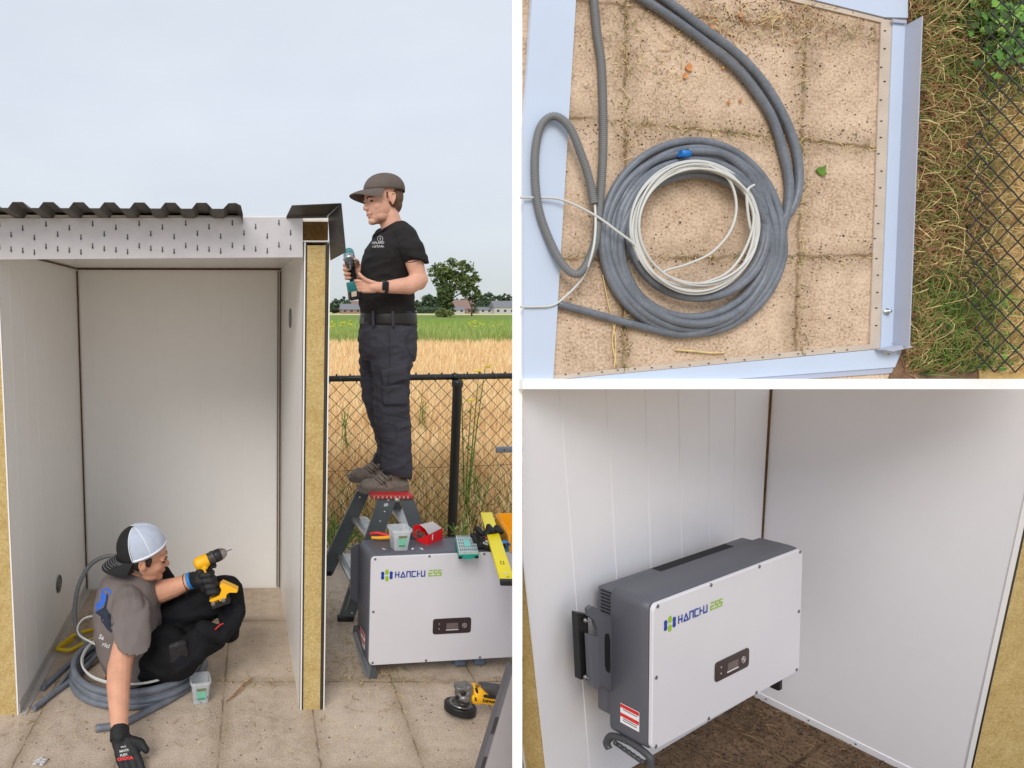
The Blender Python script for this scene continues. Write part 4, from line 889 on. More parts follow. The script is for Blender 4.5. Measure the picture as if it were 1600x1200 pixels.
weed(729, 4.95, 1.36, 4, 'tall yellow-flowered ragwort rising over the fence rail right of the black post', True, seed=1, name='ragwort')
weed(738, 4.9, .42, 4, 'bushy green weed at the fence foot right of the black post', seed=2)
weed(752, 5.2, .45, 5, 'lower green weed growing farthest right at the fence foot', seed=3)
weed(660, 7, .9, 4, 'green thistle standing in the dry wheat right of the man\'s legs', seed=4, spread=.05)
weed(546, 6, .85, 5, 'green thistle standing in the dry wheat left of the man\'s legs', seed=5)
weed(524, 4.3, .38, 14, 'grassy green tuft between the shed and the step ladder', seed=6, spread=.12, mats=(M_grn, M_olive, M_dkg))
weed(575, 4.4, .22, 8, 'low green tuft behind the step ladder', seed=8, spread=.14, mats=(M_grn, M_olive, M_dkg))
weed(722, 4.45, .30, 5, 'short pale weed at the foot of the black fence post', seed=9, spread=.06)
# ------------------------------------------------------------ fence
FA = PY(505, 592.0, 4.50); FB = PY(835, 586.2, 4.735); FB.z = FA.z; fd = (FB - FA).normalized(); fn = Vector((-fd.y, fd.x, 0))
M_fence = mat('fence_black', (22, 26, 26), .4, var=.1, spec=.6)
fe = thing('chain_link_fence', 'black chain-link fence with top rail and post in front of the wheat', 'fence', tuple(Vector((FA.x, FA.y, 0))))
def FP(s, z): p = FA + fd * s; return Vector((p.x, p.y, z))
FL_ = (FB - FA).length; zr = FA.z
m = MB(); m.tube([FP(-.2, zr), FP(FL_ + .1, zr)], .0215, 12); rl = m.build('top_rail', M_fence, fe)
m = MB()
for k in range(7): m.lathe(FP(.12 + k * .235, zr), fd, [(-.004, .0222), (-.004, .0232), (.004, .0232), (.004, .0222)], 12)
m.build('rail_tie', mat('fence_grey', (70, 76, 76), .4, .3), rl)
sp = (PY(707, 700, 4.64) - FA).dot(fd); m = MB(); m.lathe(FP(sp, -.1) - fn * .045, (0, 0, 1), [(0, .033), (zr + .055, .033), (zr + .06, .034)], 16); m.lathe(FP(sp, zr - .07) - fn * .045, (0, 0, 1), [(0, .039), (.03, .040), (.05, .036), (.052, 0)], 16); m.lathe(FP(sp - .02, zr), fd, [(0, .0245), (0, .026), (.04, .026), (.04, .0245)], 14); m.build('post', M_fence, fe)
m = MB(); pw, ph = .0985, .100; nc = int(FL_ / pw) + 3
for i in range(nc):
    pts = []; n = int(zr / (ph / 2)) + 2
    for j in range(n):
        z = zr + .022 - j * ph / 2; x = -.1 + i * pw + (pw / 2 + .0 if j % 2 else 0) ; pts.append(FP(x + (0.002 if j % 2 else -.002), z) + fn * (.003 if j % 2 else -.003))
    m.tube(pts, .0031, 4, cap=False)
    pts = []
    for j in range(n):
        z = zr + .022 - j * ph / 2; x = -.1 + i * pw + (-pw / 2 if j % 2 else 0); pts.append(FP(x + (-.002 if j % 2 else .002), z) + fn * (-.003 if j % 2 else .003))
    m.tube(pts, .0031, 4, cap=False)
    m.ell(FP(-.1 + i * pw, zr + .027), .007, .005, .007, su=8, sv=5)
m.tube([FP(-.1, zr * .47), FP(FL_, zr * .47)], .0017, 4, cap=False); m.build('mesh', M_fence, fe)
# small galvanised fixing bar on the fence
a = PY(776, 703.5, 4.6); m = MB(); m.bbox(a - Vector((0, 0, .022)), fd * .4, fn * .02, (0, 0, .045), .006); m.cur = 1; m.lathe(a + fd * .06 - fn * .001, -fn, [(0, .006), (.002, .006), (.002, 0)], 10)
o = m.build('fixing_bar', [mat('zinc_bar', (128, 136, 148), .4, .5, var=.1), M_black], base=tuple(a)); tag(o, 'short grey metal bar end sticking in from the right across the fence mesh', 'bar')
# ------------------------------------------------------------ left inverter on the paving
iy = 2.868; IO = PY(577.5, 868, iy); ia = R_(6); iex = Vector((math.cos(ia), math.sin(ia), 0)); iez = Vector((-math.sin(ia), math.cos(ia), 0)); iey = Vector((0, 0, -1))
IH = IO.z - PY(577.5, 1041, iy).z; IW = .835; ID = .18
inv1, P1 = make_inverter(IO, iex, iey, iez, IW, IH, ID, 'grey and white box inverter standing on the paving with tools laid on top')
ZT = IO.z
def ibar(pts, r, nm): m = MB(); m.tube(catmull(pts, 4), r, 8); m.build(nm, MATS['handle_grey'], inv1)
g = lambda x, y, z: P1(x, IH - y, z)
m = MB(); m.prism([g(-.035, .14, .13), g(-.04, .10, .13), g(-.01, -.05, .02), g(.01, -.068, .0), g(.03, -.068, .0), g(.03, .0, .03), g(-.005, .02, .06), g(-.015, .12, .14)], iex * .02); m.build('handle', MATS['handle_grey'], inv1)
for xx in (.655, .80): m = MB(); m.bbox(g(xx * IW * .82, -.045, .03), iex * .055, iez * .05, iey * -.05, .006); m.build('connector', mat('connector_blue', (92, 112, 138), .5), inv1)
m = MB(); m.bbox(g(IW - .05, -.068, .02), iex * .03, iez * .06, (0, 0, .068), .004); m.build('foot', M_black, inv1)
m = MB(); m.prism([g(-.032, IH - .04, ID + .03), g(-.032, IH - .30, ID + .03), g(.01, IH - .34, ID + .03), g(.01, IH - .02, ID + .03)], iez * .012); m.build('bracket', M_invgrey, inv1)
def topp(px, py, h=0.): return G(px, py, ZT + h)
# ------------------------------------------------------------ things on top of it
def bucket(c, wt, wb, h, fill, lab, rot=0., cat='container'):
    """square clear plastic tub of screws"""
    t = thing('screw_tub', lab, cat, tuple(c)); c = Vector(c); M_cl = mat('clear_plastic', (226, 232, 238), .12, alpha=.42, var=0, spec=.6); R2 = Matrix.Rotation(rot, 3, 'Z')
    def ring(w_, z): return [c + R2 @ Vector((x - w_ / 2, y - w_ / 2, z)) for x, y in rrect(w_, w_, w_ * .18, 3)]
    rings = [ring(wb, .001), ring(wb + (wt - wb) * .5, h * .5), ring(wt, h * .9), ring(wt * 1.10, h * .9), ring(wt * 1.10, h), ring(wt * .98, h), ring(wt * .96, h * .88), ring(wb * .95, .004)]
    k = len(rings[0]); m = MB(); m.add([v for r in rings for v in r], [(i * k + j, i * k + (j + 1) % k, (i + 1) * k + (j + 1) % k, (i + 1) * k + j) for i in range(len(rings) - 1) for j in range(k)] + [tuple(range(k - 1, -1, -1)), tuple(range(7 * k, 8 * k))], False); m.build('tub', M_cl, t)
    random.seed(int(c.x * 1000)); m = MB()
    for i in range(150):
        z = random.uniform(.005, h * fill); w_ = wb * .9; p = c + R2 @ Vector((random.uniform(-w_, w_) * .48, random.uniform(-w_, w_) * .48, z)); d = Vector((random.gauss(0, 1), random.gauss(0, 1), random.gauss(0, .5))).normalized(); m.cur = random.randint(0, 1); m.tube([p, p + d * .011], .0014, 4); m.lathe(p + d * .011, d, [(0, .0032), (.001, .0032), (.001, 0)], 6)
    o = m.build('screws', [mat('screw_bright', (186, 184, 180), .3, .8), mat('screw_dull', (120, 116, 110), .4, .7)], t); o['kind'] = 'stuff'
    f = lambda x, z, d=.0015: c + R2 @ Vector((x, -(wb + (wt - wb) * z / h) / 2 - d, z))
    m = MB(); m.add([f(-.018, h * .2), f(.020, h * .2), f(.022, h * .62), f(-.020, h * .62)], [(0, 1, 2, 3)], False); m.cur = 1; m.add([f(-.020, h * .63), f(.022, h * .63), f(.023, h * .74), f(-.021, h * .74)], [(0, 1, 2, 3)], False)
    m.cur = 2
    for i in range(7): m.add([f(-.015 + i * .0045, h * .22, .0022), f(-.013 + i * .0045, h * .22, .0022), f(-.013 + i * .0045, h * .30, .0022), f(-.015 + i * .0045, h * .30, .0022)], [(0, 1, 2, 3)], False)
    m.build('label', [mat('label_mint', (126, 196, 168), .5), mat('label_olive', (128, 122, 92), .5), M_black], t); return t
bucket(topp(623.5, 857), .092, .068, .105, .45, 'clear square tub of screws standing on the inverter beside the red box', .15)
# pliers
t = thing('pliers', 'red and yellow handled pliers lying on the inverter left of the screw tub', 'pliers', tuple(topp(596, 843)))
a = topp(579, 838, .012); b = topp(612, 840, .012)
m = MB(); m.tube(catmull([a + Vector((0, .022, .004)), a.lerp(b, .4) + Vector((0, .030, .008)), b + Vector((0, .012, 0))], 5), [.008] * 5 + [.0095] * 5 + [.007], 8); m.build('handle', mat('grip_red', (222, 40, 34), .45), t)
m = MB(); m.tube(catmull([a + Vector((.002, -.012, -.003)), a.lerp(b, .4) + Vector((0, -.014, -.001)), b + Vector((0, .002, 0))], 5), [.008] * 5 + [.0095] * 5 + [.007], 8); m.build('handle', mat('grip_yellow', (250, 176, 30), .45), t)
m = MB(); m.lathe(b + Vector((0, .006, -.004)), (0, 0, 1), [(-.004, .011), (.006, .011), (.006, 0)], 12); m.prism([b + Vector((.004, .016, -.004)), b + Vector((.05, .012, -.004)), b + Vector((.05, .004, -.004)), b + Vector((.004, -.003, -.004))], (0, 0, .009)); m.build('jaw', M_scr, t)
# red carton
c = topp(668, 850); t = thing('red_carton', 'open red cardboard box of screws lying on the inverter', 'box', tuple(c)); A = topp(668, 852); B = topp(691, 843); Ct = topp(676, 832); Dt = topp(646, 836); hh = .052
A2 = topp(652, 846)
m = MB(); pts = [A, B, Ct, Dt, A2]; m.prism(pts, (0, 0, .002))
for p, q, h0, h1 in ((A, B, .05, .056), (B, Ct, .056, .056), (Ct, Dt, .056, .05), (A2, A, .012, .05)):
    n_ = (q - p).cross(Vector((0, 0, 1))).normalized() * .0015; m.prism([p, q, q + Vector((0, 0, h1)), p + Vector((0, 0, h0))], n_)
m.build('carton', mat('carton_red', (226, 26, 34), .45, var=.04), t)
m = MB(); m.add([A + Vector((.006, .006, .051)), B + Vector((-.002, .004, .058)), Ct + Vector((-.002, -.002, .060)), Dt + Vector((.03, 0, .054)), (A2 + Dt) / 2 + Vector((.045, .0, .050))], [(0, 1, 2, 3, 4)], False); m.build('flap', mat('carton_grey', (176, 170, 170), .7), t)
random.seed(8); m = MB()
for i in range(70): p = A2.lerp(Dt, random.uniform(.1, .8)) + Vector((random.uniform(0, .035), random.uniform(-.01, .01), random.uniform(.004, .03))); d = Vector((random.gauss(0, 1), random.gauss(0, 1), .3)).normalized(); m.tube([p, p + d * .014], .0018, 4)
o = m.build('screws', MATS['screw_dull'], t); o['kind'] = 'stuff'
m = MB(); m.add([A.lerp(B, .28) + Vector((.0, -.003, .018)), A.lerp(B, .34) + Vector((0, -.003, .018)), A.lerp(B, .34) + Vector((0, -.003, .048)), A.lerp(B, .28) + Vector((0, -.003, .047))], [(0, 1, 2, 3)], False); m.build('print', M_label, t)
for (px, py, r) in ((645, 858, .009), (658, 857, .010), (600, 858, .007)):
    m = MB(); c = topp(px, py, .004); random.seed(px)
    for i in range(7): m.ell(c + Vector((random.gauss(0, r * .5), random.gauss(0, r * .5), random.uniform(-.002, .003))), r * .45, r * .35, r * .2, su=6, sv=4)
    tag(m.build('plastic_scrap', mat('scrap_white', (214, 214, 212), .5), base=tuple(c)), {645: 'white plastic scrap on the inverter below the red box corner', 658: 'larger white plastic scrap on the inverter, right of its neighbour', 600: 'thin white shavings on the inverter below the pliers'}[px], 'scrap')
# bit organiser
q0, q1, q2, q3 = topp(716, 873, .004), topp(748, 872, .004), topp(742, 845, .004), topp(711, 845, .004)
t = thing('bit_case', 'teal screw-bit case with clear lid overhanging the inverter front edge', 'case', tuple((q0 + q1) / 2)); Zu = Vector((0, 0, 1))
m = MB(); m.prism([q0, q1, q2, q3], Zu * .016); m.build('base', mat('case_teal', (24, 158, 140), .4), t)
m = MB(); m.prism([q.lerp((q0 + q2) / 2, .05) + Zu * .0165 for q in (q0, q1, q2, q3)], Zu * .012); m.build('lid', mat('lid_grey_clear', (182, 200, 198), .2, var=.18, vs=120, alpha=.93), t)
m = MB(); random.seed(12)
for i in range(9):
    for j in range(5):
        p = q0.lerp(q1, .10 + i * .1).lerp(q3.lerp(q2, .10 + i * .1), .1 + j * .19) + Zu * .0292; m.box(p, (q1 - q0) * .05, (q3 - q0) * .1, Zu * .001)
m.cur = 1; m.box(q0.lerp(q1, .35) + (q3 - q0) * .3 + Zu * .0294, (q1 - q0) * .3, (q3 - q0) * .4, Zu * .0012)
m.build('bits', [mat('bit_dark', (96, 104, 108), .4), mat('case_mint', (120, 200, 190), .5)], t)
m = MB(); m.box(q0.lerp(q1, .25) - (q3 - q0) * .03, (q1 - q0) * .45, (q3 - q0) * .04, Zu * .014); m.build('latch', mat('case_teal', (24, 158, 140)), t)
for f_ in (.02, .82): m = MB(); m.box(q0.lerp(q1, f_) - (q3 - q0) * .02, (q1 - q0) * .16, (q3 - q0) * .05, Zu * .012); m.build('corner_pad', M_black, t)
# yellow crate
k0, k1, k2 = topp(799, 860), topp(776, 828), topp(830, 828)
k0 = topp(796, 862); t = thing('yellow_bin', 'bright yellow plastic bin standing on the inverter behind the spirit level', 'bin', tuple(k0)); M_yb = mat('bin_yellow', (250, 178, 20), .4, var=.03)
kl = k0 - k1; kr = Vector((.26, .02, 0)); hB = .085; m = MB()
o_ = k1; m.box(o_, kr, kl, Zu * .003)
for p, q in ((k1, k0), (k0, k0 + kr), (k1 + kr, k1), (k0 + kr, k1 + kr)):
    out_ = (q - p).cross(Zu).normalized() * .012; m.prism([p, q, q + out_ + Zu * hB, p + out_ + Zu * hB], -out_.normalized() * .003)
m.build('bin', M_yb, t); m = MB(); m.tube([k1 + Zu * hB, k0 + Zu * hB, k0 + kr + Zu * hB], .004, 6); m.build('rim', M_yb, t)
# spirit level poking forward over the edge
l0 = PY(760, 806, 3.24); l1 = W(793, 912, 2.60); ld = (l1 - l0).normalized(); ls = ld.cross(Vector((0, .35, 1))).normalized(); lu = ls.cross(ld).normalized()
t = thing('spirit_level', 'bright yellow spirit level lying across the inverter top with its end overhanging the front', 'spirit level', tuple(l0)); M_lv = mat('level_yellow', (246, 226, 20), .4, var=.02); LL = (l1 - l0).length
if ls.x < 0: ls = -ls; lu = -lu
if lu.z < 0: lu = -lu
m = MB(); m.bbox(l0 - ls * .0285, ls * .057, ld * LL, lu * .02, .003); m.build('body', M_lv, t)
m = MB(); m.bbox(l1 - ls * .030, ls * .060, ld * .022, lu * .023 - lu * .0, .003); m.build('end_cap', M_black, t)
m = MB(); c_ = l1 - ld * .155 + lu * .0205; m.tube([c_ + ls * -.006 + ld * -.015, c_ + ls * .006 + ld * -.015, c_ + ls * .006 + ld * .015, c_ + ls * -.006 + ld * .015], .0016, 5, closed=True); c_ = l1 - ld * .18 + lu * .0205; m.build('vial_window', mat('level_print', (70, 60, 30), .5), t)
m = MB(); c_ = l1 - ld * .05 + lu * .0206; m.add([c_ + ls * math.cos(a) * .017 + ld * math.sin(a) * .008 for a in [k * .4 for k in range(16)]], [tuple(range(16))], False); m.build('badge', mat('badge_pale', (236, 232, 150), .4), t)
m = MB(); c_ = l1 - ld * .02 + lu * .0206; m.box(c_, ls * .01, ld * .004, lu * .0006); m.build('screw', M_black, t)
# ------------------------------------------------------------ step ladder
M_lad = mat('ladder_grey', (96, 104, 108), .45, .2, var=.08, vs=10, bump=.1); M_alu = mat('aluminium', (198, 198, 194), .3, .75, var=.12, vs=25, bump=.15, bs=200); M_lred = mat('platform_red', (184, 52, 48), .5, var=.1)
YN, YF = 3.36, 3.74
lad = thing('step_ladder', 'grey step ladder with aluminium treads and red top carrying the standing man', 'ladder', tuple(PY(545, 971, YN)))
def stile(pts, Y, nm='stile'):
    m = MB(); q = [PY(x, y, Y) for x, y in pts]; m.prism(q, Vector((0, .022, 0))); return m.build(nm, M_lad, lad)
s1 = stile([(592, 777), (619, 781), (553, 969), (529, 968)], YN); s2 = stile([(558, 767), (577, 772), (520, 898), (496, 898)], YF)
s3 = stile([(624, 778), (645, 774), (712, 968), (690, 968)], YN); s4 = stile([(603, 770), (618, 768), (664, 890), (646, 890)], YF)
for p_, s_ in (((607, 782), s1), ((601, 800), s1), ((594, 815), s1), ((550, 958), s1), ((562, 777), s2)):
    m = MB(); m.lathe(PY(*p_, (YN if s_ is s1 else YF) - .0005), (0, -1, 0), [(0, .006), (.0015, .005), (.0015, 0)], 10); m.build('rivet', M_alu, s_)
m = MB(); m.box(PY(600, 787, YN - .001), (.022, 0, .003), (0, .0008, 0), (0, 0, -.016)); m.build('sticker', mat('sticker_white', (206, 210, 216), .5), s1)
for sx, sy, Y in ((529, 964, YN), (690, 964, YN), (497, 893, YF), (647, 886, YF)):
    a = PY(sx, sy, Y); m = MB(); m.bbox(a + Vector((-.006, -.006, -.028)), (.09, 0, 0), (0, .034, 0), (0, 0, .03), .005); m.build('rubber_foot', M_black, lad)
def tread(fl_, nr_, w_=.085, side=1):
    a = PY(*fl_, YF); b = PY(*nr_, YN + .02); b.z = a.z = (a.z + b.z) / 2; X = Vector((1, 0, 0)) * w_ * side; m = MB(); m.bbox(a, b - a, X, Vector((0, 0, -.024)), .003)
    for i in range(5): m.box(a + X * (.12 + .17 * i) + Vector((0, 0, .0)), (b - a), X * .07, Vector((0, 0, .002)))
    m.build('tread', M_alu, lad)
tread((548, 806), (574, 842), .10); tread((527, 864), (545, 905), .11); tread((610, 796), (634, 826), .09)
zt = PY(600, 773, YN).z; a = PY(580, 775, YN); b = PY(645, 775, YN); m = MB(); m.bbox((a.x, YN - .01, zt - .022), (b.x - a.x, 0, 0), (0, YF - YN + .03, 0), (0, 0, .022), .004); m.build('platform', M_lred, lad)
m = MB()
for i in range(9): m.box((a.x + .01 + i * (b.x - a.x - .02) / 9, YN - .013, zt - .018), ((b.x - a.x) / 28, 0, 0), (0, .003, 0), (0, 0, .014))
m.build('platform_rib', mat('pale_metal', (206, 176, 172), .4, .3), lad)
m = MB(); m.lathe((PY(621, 780, YN - .03).x, YN - .02, PY(621, 780, YN).z), (0, -1, 0), [(-.02, .012), (.004, .011), (.006, .006), (.006, 0)], 12); m.build('hinge_bolt', M_alu, lad)
# thin wire on the ladder
m = MB(); m.tube(catmull([PY(546, 908, YN - .03), PY(547, 930, YN - .04), PY(541, 950, YN - .03), G(534, 966, .01), G(510, 972, .006)], 6), .0014, 5); tag(m.build('thin_wire', mat('wire_pale', (190, 186, 170), .5), base=tuple(G(534, 966, .01))), 'thin pale wire hanging down the lower ladder leg to the ground', 'wire')
# ------------------------------------------------------------ angle grinder
gc = G(727, 1112); Zg = Vector((0, 0, 1)); t = thing('angle_grinder', 'yellow and black angle grinder lying on the paving before the inverter', 'angle grinder', tuple(gc))
M_dy = mat('tool_yellow', (250, 186, 20), .4, var=.03, vs=30); M_gm = mat('gear_grey', (128, 126, 124), .35, .6, var=.2, vs=60, bump=.2)
gax = Vector((.12, .25, 1)).normalized(); c = G(722, 1108, .030)
YG = 2.55
g_ = lambda x, y, dy=0: PY(x, y, YG + dy)
c = G(719, 1106, .022); c.z = .030; gax = Vector((.10, .12, 1)).normalized()
m = MB(); m.lathe(c, gax, [(-.020, .064), (-.020, .067), (.006, .068), (.010, .065), (.012, .058), (.012, .0)], 34, False); m.build('guard', M_black, t)
m = MB(); m.lathe(c, gax, [(-.012, .0), (-.012, .062), (-.009, .062)], 30, False); m.build('disc', mat('disc_grey', (84, 84, 86), .6, var=.15, vs=60), t)
m = MB(); m.lathe(c, gax, [(.012, .050), (.016, .048), (.016, .038), (.012, .036)], 26, False); m.lathe(c, gax, [(.012, .03), (.030, .026), (.03, 0)], 20)
for k in range(9):
    a = k * .7; p = c + Vector((math.cos(a) * .052, math.sin(a) * .052, .013)); m.lathe(p, gax, [(0, .004), (.003, .0035), (.003, 0)], 6)
m.build('guard_ring', M_gm, t)
hd = g_(729, 1081); m = MB(); m.cap_(c + gax * .025, .028, hd, .031); m.ell(g_(722, 1083), .032, .03, .024); m.bbox(g_(714, 1084, -.025), (.055, 0, .008), (0, .05, 0), (0, 0, .022), .005); m.ell(g_(726, 1092, -.018), .028, .02, .022); m.ell(g_(733, 1074, .0), .018, .02, .014); m.cap_(g_(731, 1094, -.02), .012, g_(722, 1098, -.025), .010); o = m.build('gear_head', M_gm, t); remesh(o, .0032, 1, .0022, 55)
m = MB(); m.ell(g_(724, 1084, -.030), .013, .005, .010); m.ell(g_(713, 1090, -.02), .010, .006, .008); m.cap_(g_(716, 1096, -.03), .006, g_(731, 1099, -.035), .007); m.build('spindle_lock', M_black, t)
hx = (g_(776, 1092) - g_(738, 1086)).normalized(); hy = Vector((-hx.y, hx.x, 0)); b0_ = g_(737, 1083)
m = MB(); m.lathe(b0_ - hx * .002, hx, [(0, 0), (0, .033), (.008, .040), (.022, .042), (.036, .040), (.050, .032), (.066, .026), (.066, 0)], 26); o = m.build('motor_housing', M_dy, t)
m = MB(); m.bbox(g_(738, 1088, -.036), hx * .115, hy * .03, Vector((0, 0, -.030)), .009, 3); m.build('side_housing', M_dy, t)
m = MB(); m.bbox(g_(742.5, 1090, -.040), hx * .026, hy * .008, Vector((0, 0, -.017)), .003); m.build('switch', M_black, t)
m = MB(); m.bbox(g_(752, 1073.5, -.02), g_(790, 1078, -.02) - g_(752, 1073.5, -.02), hy * .05, Vector((0, 0, -.040)), .010, 3); m.build('handle', mat('tool_grey', (74, 72, 72), .5), t)
m = MB(); m.cap_(g_(747, 1086, -.030), .006, g_(773, 1090, -.034), .006); m.cap_(g_(747, 1086, -.030), .006, g_(744, 1076, -.026), .005); m.build('grip_trim', M_black, t)
m = MB(); m.cap_(g_(784, 1076, -.02), .013, g_(790, 1070, -.02), .014); m.build('side_grip', M_black, t)
m = MB(); m.ell(g_(746, 1071, -.028), .010, .006, .009); m.build('badge', mat('badge_brown', (150, 106, 40), .4), t)
text_mesh('lettering', 'DEWALT', g_(754, 1096.5, -.039) - Vector((0, .0016, 0)), hx, (0, 0, 1), .0125, M_black, t, bold=.0006)
# ------------------------------------------------------------ leaning grey sheet at the lower edge
lab = 'smooth grey metal sheet leaning at the lower edge against the white divider'
PC = CM @ Vector((0, 0, 1)); po2 = W(790, 1150, 1.93); 
def PG(px, py): return onp(px, py, po2, (PC + Vector((.25, 0, .12))).normalized())
t = thing('metal_sheet', lab, 'metal sheet', tuple(PG(760, 1290)))
m = MB(); m.prism([PG(802.5, 1047), PG(757, 1205), PG(730, 1300), PG(803, 1300)], PC * .004); m.build('face', mat('sheet_grey', (158, 154, 156), .45, var=.03), t)
m = MB(); m.prism([PG(800.5, 1040) + PC * .006, PG(803, 1046) + PC * .005, PG(757.5, 1203) + PC * .005, PG(730, 1300) + PC * .006, PG(722, 1300) + PC * .006, PG(750, 1203) + PC * .006], PC * .03); m.build('edge', mat('edge_grey', (104, 102, 108), .5, var=.1, vs=8), t)
for yy, h_ in ((1122, 26), (1184, 22)):
    m = MB(); x0 = 803 - (yy - 1046) * .289; m.prism([PG(x0 - 6, yy) + PC * .004, PG(x0 - .5, yy) + PC * .004, PG(x0 - h_ * .289 - .5, yy + h_) + PC * .004, PG(x0 - h_ * .289 - 6, yy + h_) + PC * .004], PC * .002); m.build('edge_mark', mat('mark_dark', (56, 54, 58), .5), t)
# ------------------------------------------------------------ cables around the seated worker
def GP(pts, r=.014): return [G(p[0], p[1], p[2] if len(p) > 2 else r) for p in pts]
def ctube(pts, r, lab, m_=M_cable, nm='grey_cable', n=8, cat='cable', group=None, end=None):
    m = MB(); P = catmull(pts, n); m.tube(P, r, 10); o = m.build(nm, m_, base=tuple(pts[0])); tag(o, lab, cat, group); return o
random.seed(40)
cc = G(222, 1052); 
def coil(cx, cy, loops, r, z0, lead=(), tail=(), a0=0.):
    pts = list(lead); n = 18
    for k, (rx, ry, dz) in enumerate(loops):
        nx = loops[min(k + 1, len(loops) - 1)]
        for i in range(n):
            a = a0 + 2 * math.pi * i / n; f = i / n; pts.append(Vector((cx + (rx * (1 - f) + nx[0] * f) * math.cos(a), cy + (ry * (1 - f) + nx[1] * f) * math.sin(a), z0 + dz * (1 - f) + nx[2] * f + .003 * math.sin(3 * a + k))))
    return pts + list(tail)
CX, CY = -.572, 2.925
rr_ = .0155
p = coil(CX, CY, [(.325, .315, 0), (.295, .285, 0), (.265, .255, 0), (.318, .30, .030), (.286, .272, .030), (.30, .285, .060)], rr_, rr_, lead=GP([(150, 1138), (190, 1131), (232, 1110), (270, 1090), (302, 1066), (318, 1046)], rr_), a0=.25)
ctube(p, rr_, 'thick grey cable coiled on the paving around the seated worker, its cut end pointing left', n=5)
m = MB(); e_ = G(150, 1138, rr_); m.lathe(e_, G(150, 1138, rr_) - G(190, 1131, rr_), [(0, rr_ * .8), (.006, rr_ * .62), (.006, 0)], 10); tag(m.build('cable_core', mat('core_grey', (150, 132, 116), .5), base=tuple(e_)), 'frayed core showing at the cut cable end near the worker\'s forearm', 'cable end')
ctube(GP([(52, 1108, .014), (80, 1086, .014), (112, 1062, .015), (140, 1036, .03), (160, 1012, .05)]), .0125, 'grey cable running in from the left wall corner, nearest the camera of its three')
ctube(GP([(66, 1076, .014), (92, 1052, .014), (120, 1026, .02), (142, 1004, .04)]), .0125, 'grey cable running in from the left, middle one of three')
ctube(GP([(84, 1082, .014), (112, 1046, .02), (138, 1014, .03), (156, 996, .05)]), .0085, 'thinner worn grey cable running between two thicker ones at the left', M_conduit)
ctube([W(138, 1006, 3.22), W(121, 985, 3.24), W(117, 950, 3.26), W(124, 912, 3.30), W(140, 884, 3.34), W(160, 871, 3.36), W(180, 869, 3.36), W(196, 880, 3.36), W(205, 910, 3.36)], .0115, 'grey ribbed conduit arching up behind the seated worker\'s shoulder', M_conduit, 'ribbed_conduit', cat='conduit')
ctube([W(148, 962, 3.14), W(132, 966, 3.16), W(122, 978, 3.16), W(124, 992, 3.12), W(142, 1003, 3.06), W(160, 1012, 3.0)], .005, 'thin white cable making a small loop behind the worker\'s back', M_wcable, 'white_cable')
p = coil(CX - .0, CY - .0, [(.255, .265, 0), (.262, .268, .008)], .005, .098, a0=1.2)
ctube(p, .0052, 'thin white cable ring lying on top of the grey coil under the worker', M_wcable, 'white_cable', n=5)
# clear tub on the floor
bucket(G(313, 1093), .086, .070, .105, .5, 'clear square tub of screws standing on the paving inside the shed', .2)
# yellow strap
t = thing('yellow_clamp', 'yellow plastic clamp lying on the shed floor by the left wall', 'clamp', tuple(G(100, 1012))); m = MB()
for pts in ([(88, 1014), (104, 1000), (122, 990), (146, 984)], [(88, 1014), (108, 1016), (126, 1008), (150, 996)], [(146, 984), (152, 988), (150, 996)]):
    P = catmull(GP(pts, .022), 5); m.tube(P, .010, 6)
m.bbox(G(88, 1018, .008), G(108, 1006, .008) - G(88, 1018, .008), (.02, .03, 0), (0, 0, .022), .006)
o = m.build('strap', mat('clamp_yellow', (224, 190, 24), .45, var=.08), t)
# loose straw and debris on the paving
random.seed(60); m = MB()
def gblade(x, y, l, a, w_=.0016):
    p = G(x, y, .004); d = Vector((math.cos(a), math.sin(a), 0)); s = Vector((-d.y, d.x, 0)) * w_; q = p + d * l * .5 + s * random.uniform(-8, 8) + Vector((0, 0, random.uniform(.002, .01))); r_ = p + d * l; m.add([p - s, p + s, q + s, q - s, r_], [(0, 1, 2, 3), (3, 2, 4)], False)
for (cx_, cy_, sx, sy, n) in ((530, 1000, 22, 45, 260), (110, 985, 22, 26, 160), (400, 1066, 55, 6, 70), (70, 1120, 40, 20, 60), (640, 1062, 100, 4, 90), (610, 1090, 14, 24, 40), (420, 1150, 180, 30, 50), (535, 935, 25, 25, 160), (600, 1050, 30, 6, 60)):
    for i in range(n): m.cur = random.choice((0, 0, 1, 2)); gblade(random.gauss(cx_, sx), random.gauss(cy_, sy), random.uniform(.01, .06), random.uniform(0, 6.28), random.uniform(.0006, .0016))
for i in range(16): m.cur = 1; gblade(352 + i * 2 + random.uniform(-2, 2), 1098 - i * 2 + random.uniform(-1, 1), .10, .8, .0012)
o = m.build('straw_litter', [M_straw, M_brn, M_olive]); tag(o, None, None, kind='stuff')
random.seed(61); m = MB()
for i in range(420):
    p = G(random.uniform(20, 800), random.uniform(1000, 1195), .002); s = random.uniform(.001, .004); m.cur = random.choice((0, 0, 1)); m.ell(p, s, s * .8, s * .5, su=5, sv=3)
o = m.build('gravel_grit', [mat('grit_dark', (84, 66, 52), .9), mat('grit_light', (214, 204, 190), .9)]); tag(o, None, None, kind='stuff')
for k_2, (px, py, r) in enumerate(((418, 1090, .022), (404, 1108, .03), (410, 1020, .03), (392, 1040, .035))):
    pass
m = MB(); random.seed(14); c = G(62, 1194, .0); 
for i in range(9): m.ell(c + Vector((random.gauss(0, .012), random.gauss(0, .012), random.uniform(.004, .014))), random.uniform(.006, .014), random.uniform(.005, .01), .005, su=7, sv=5)
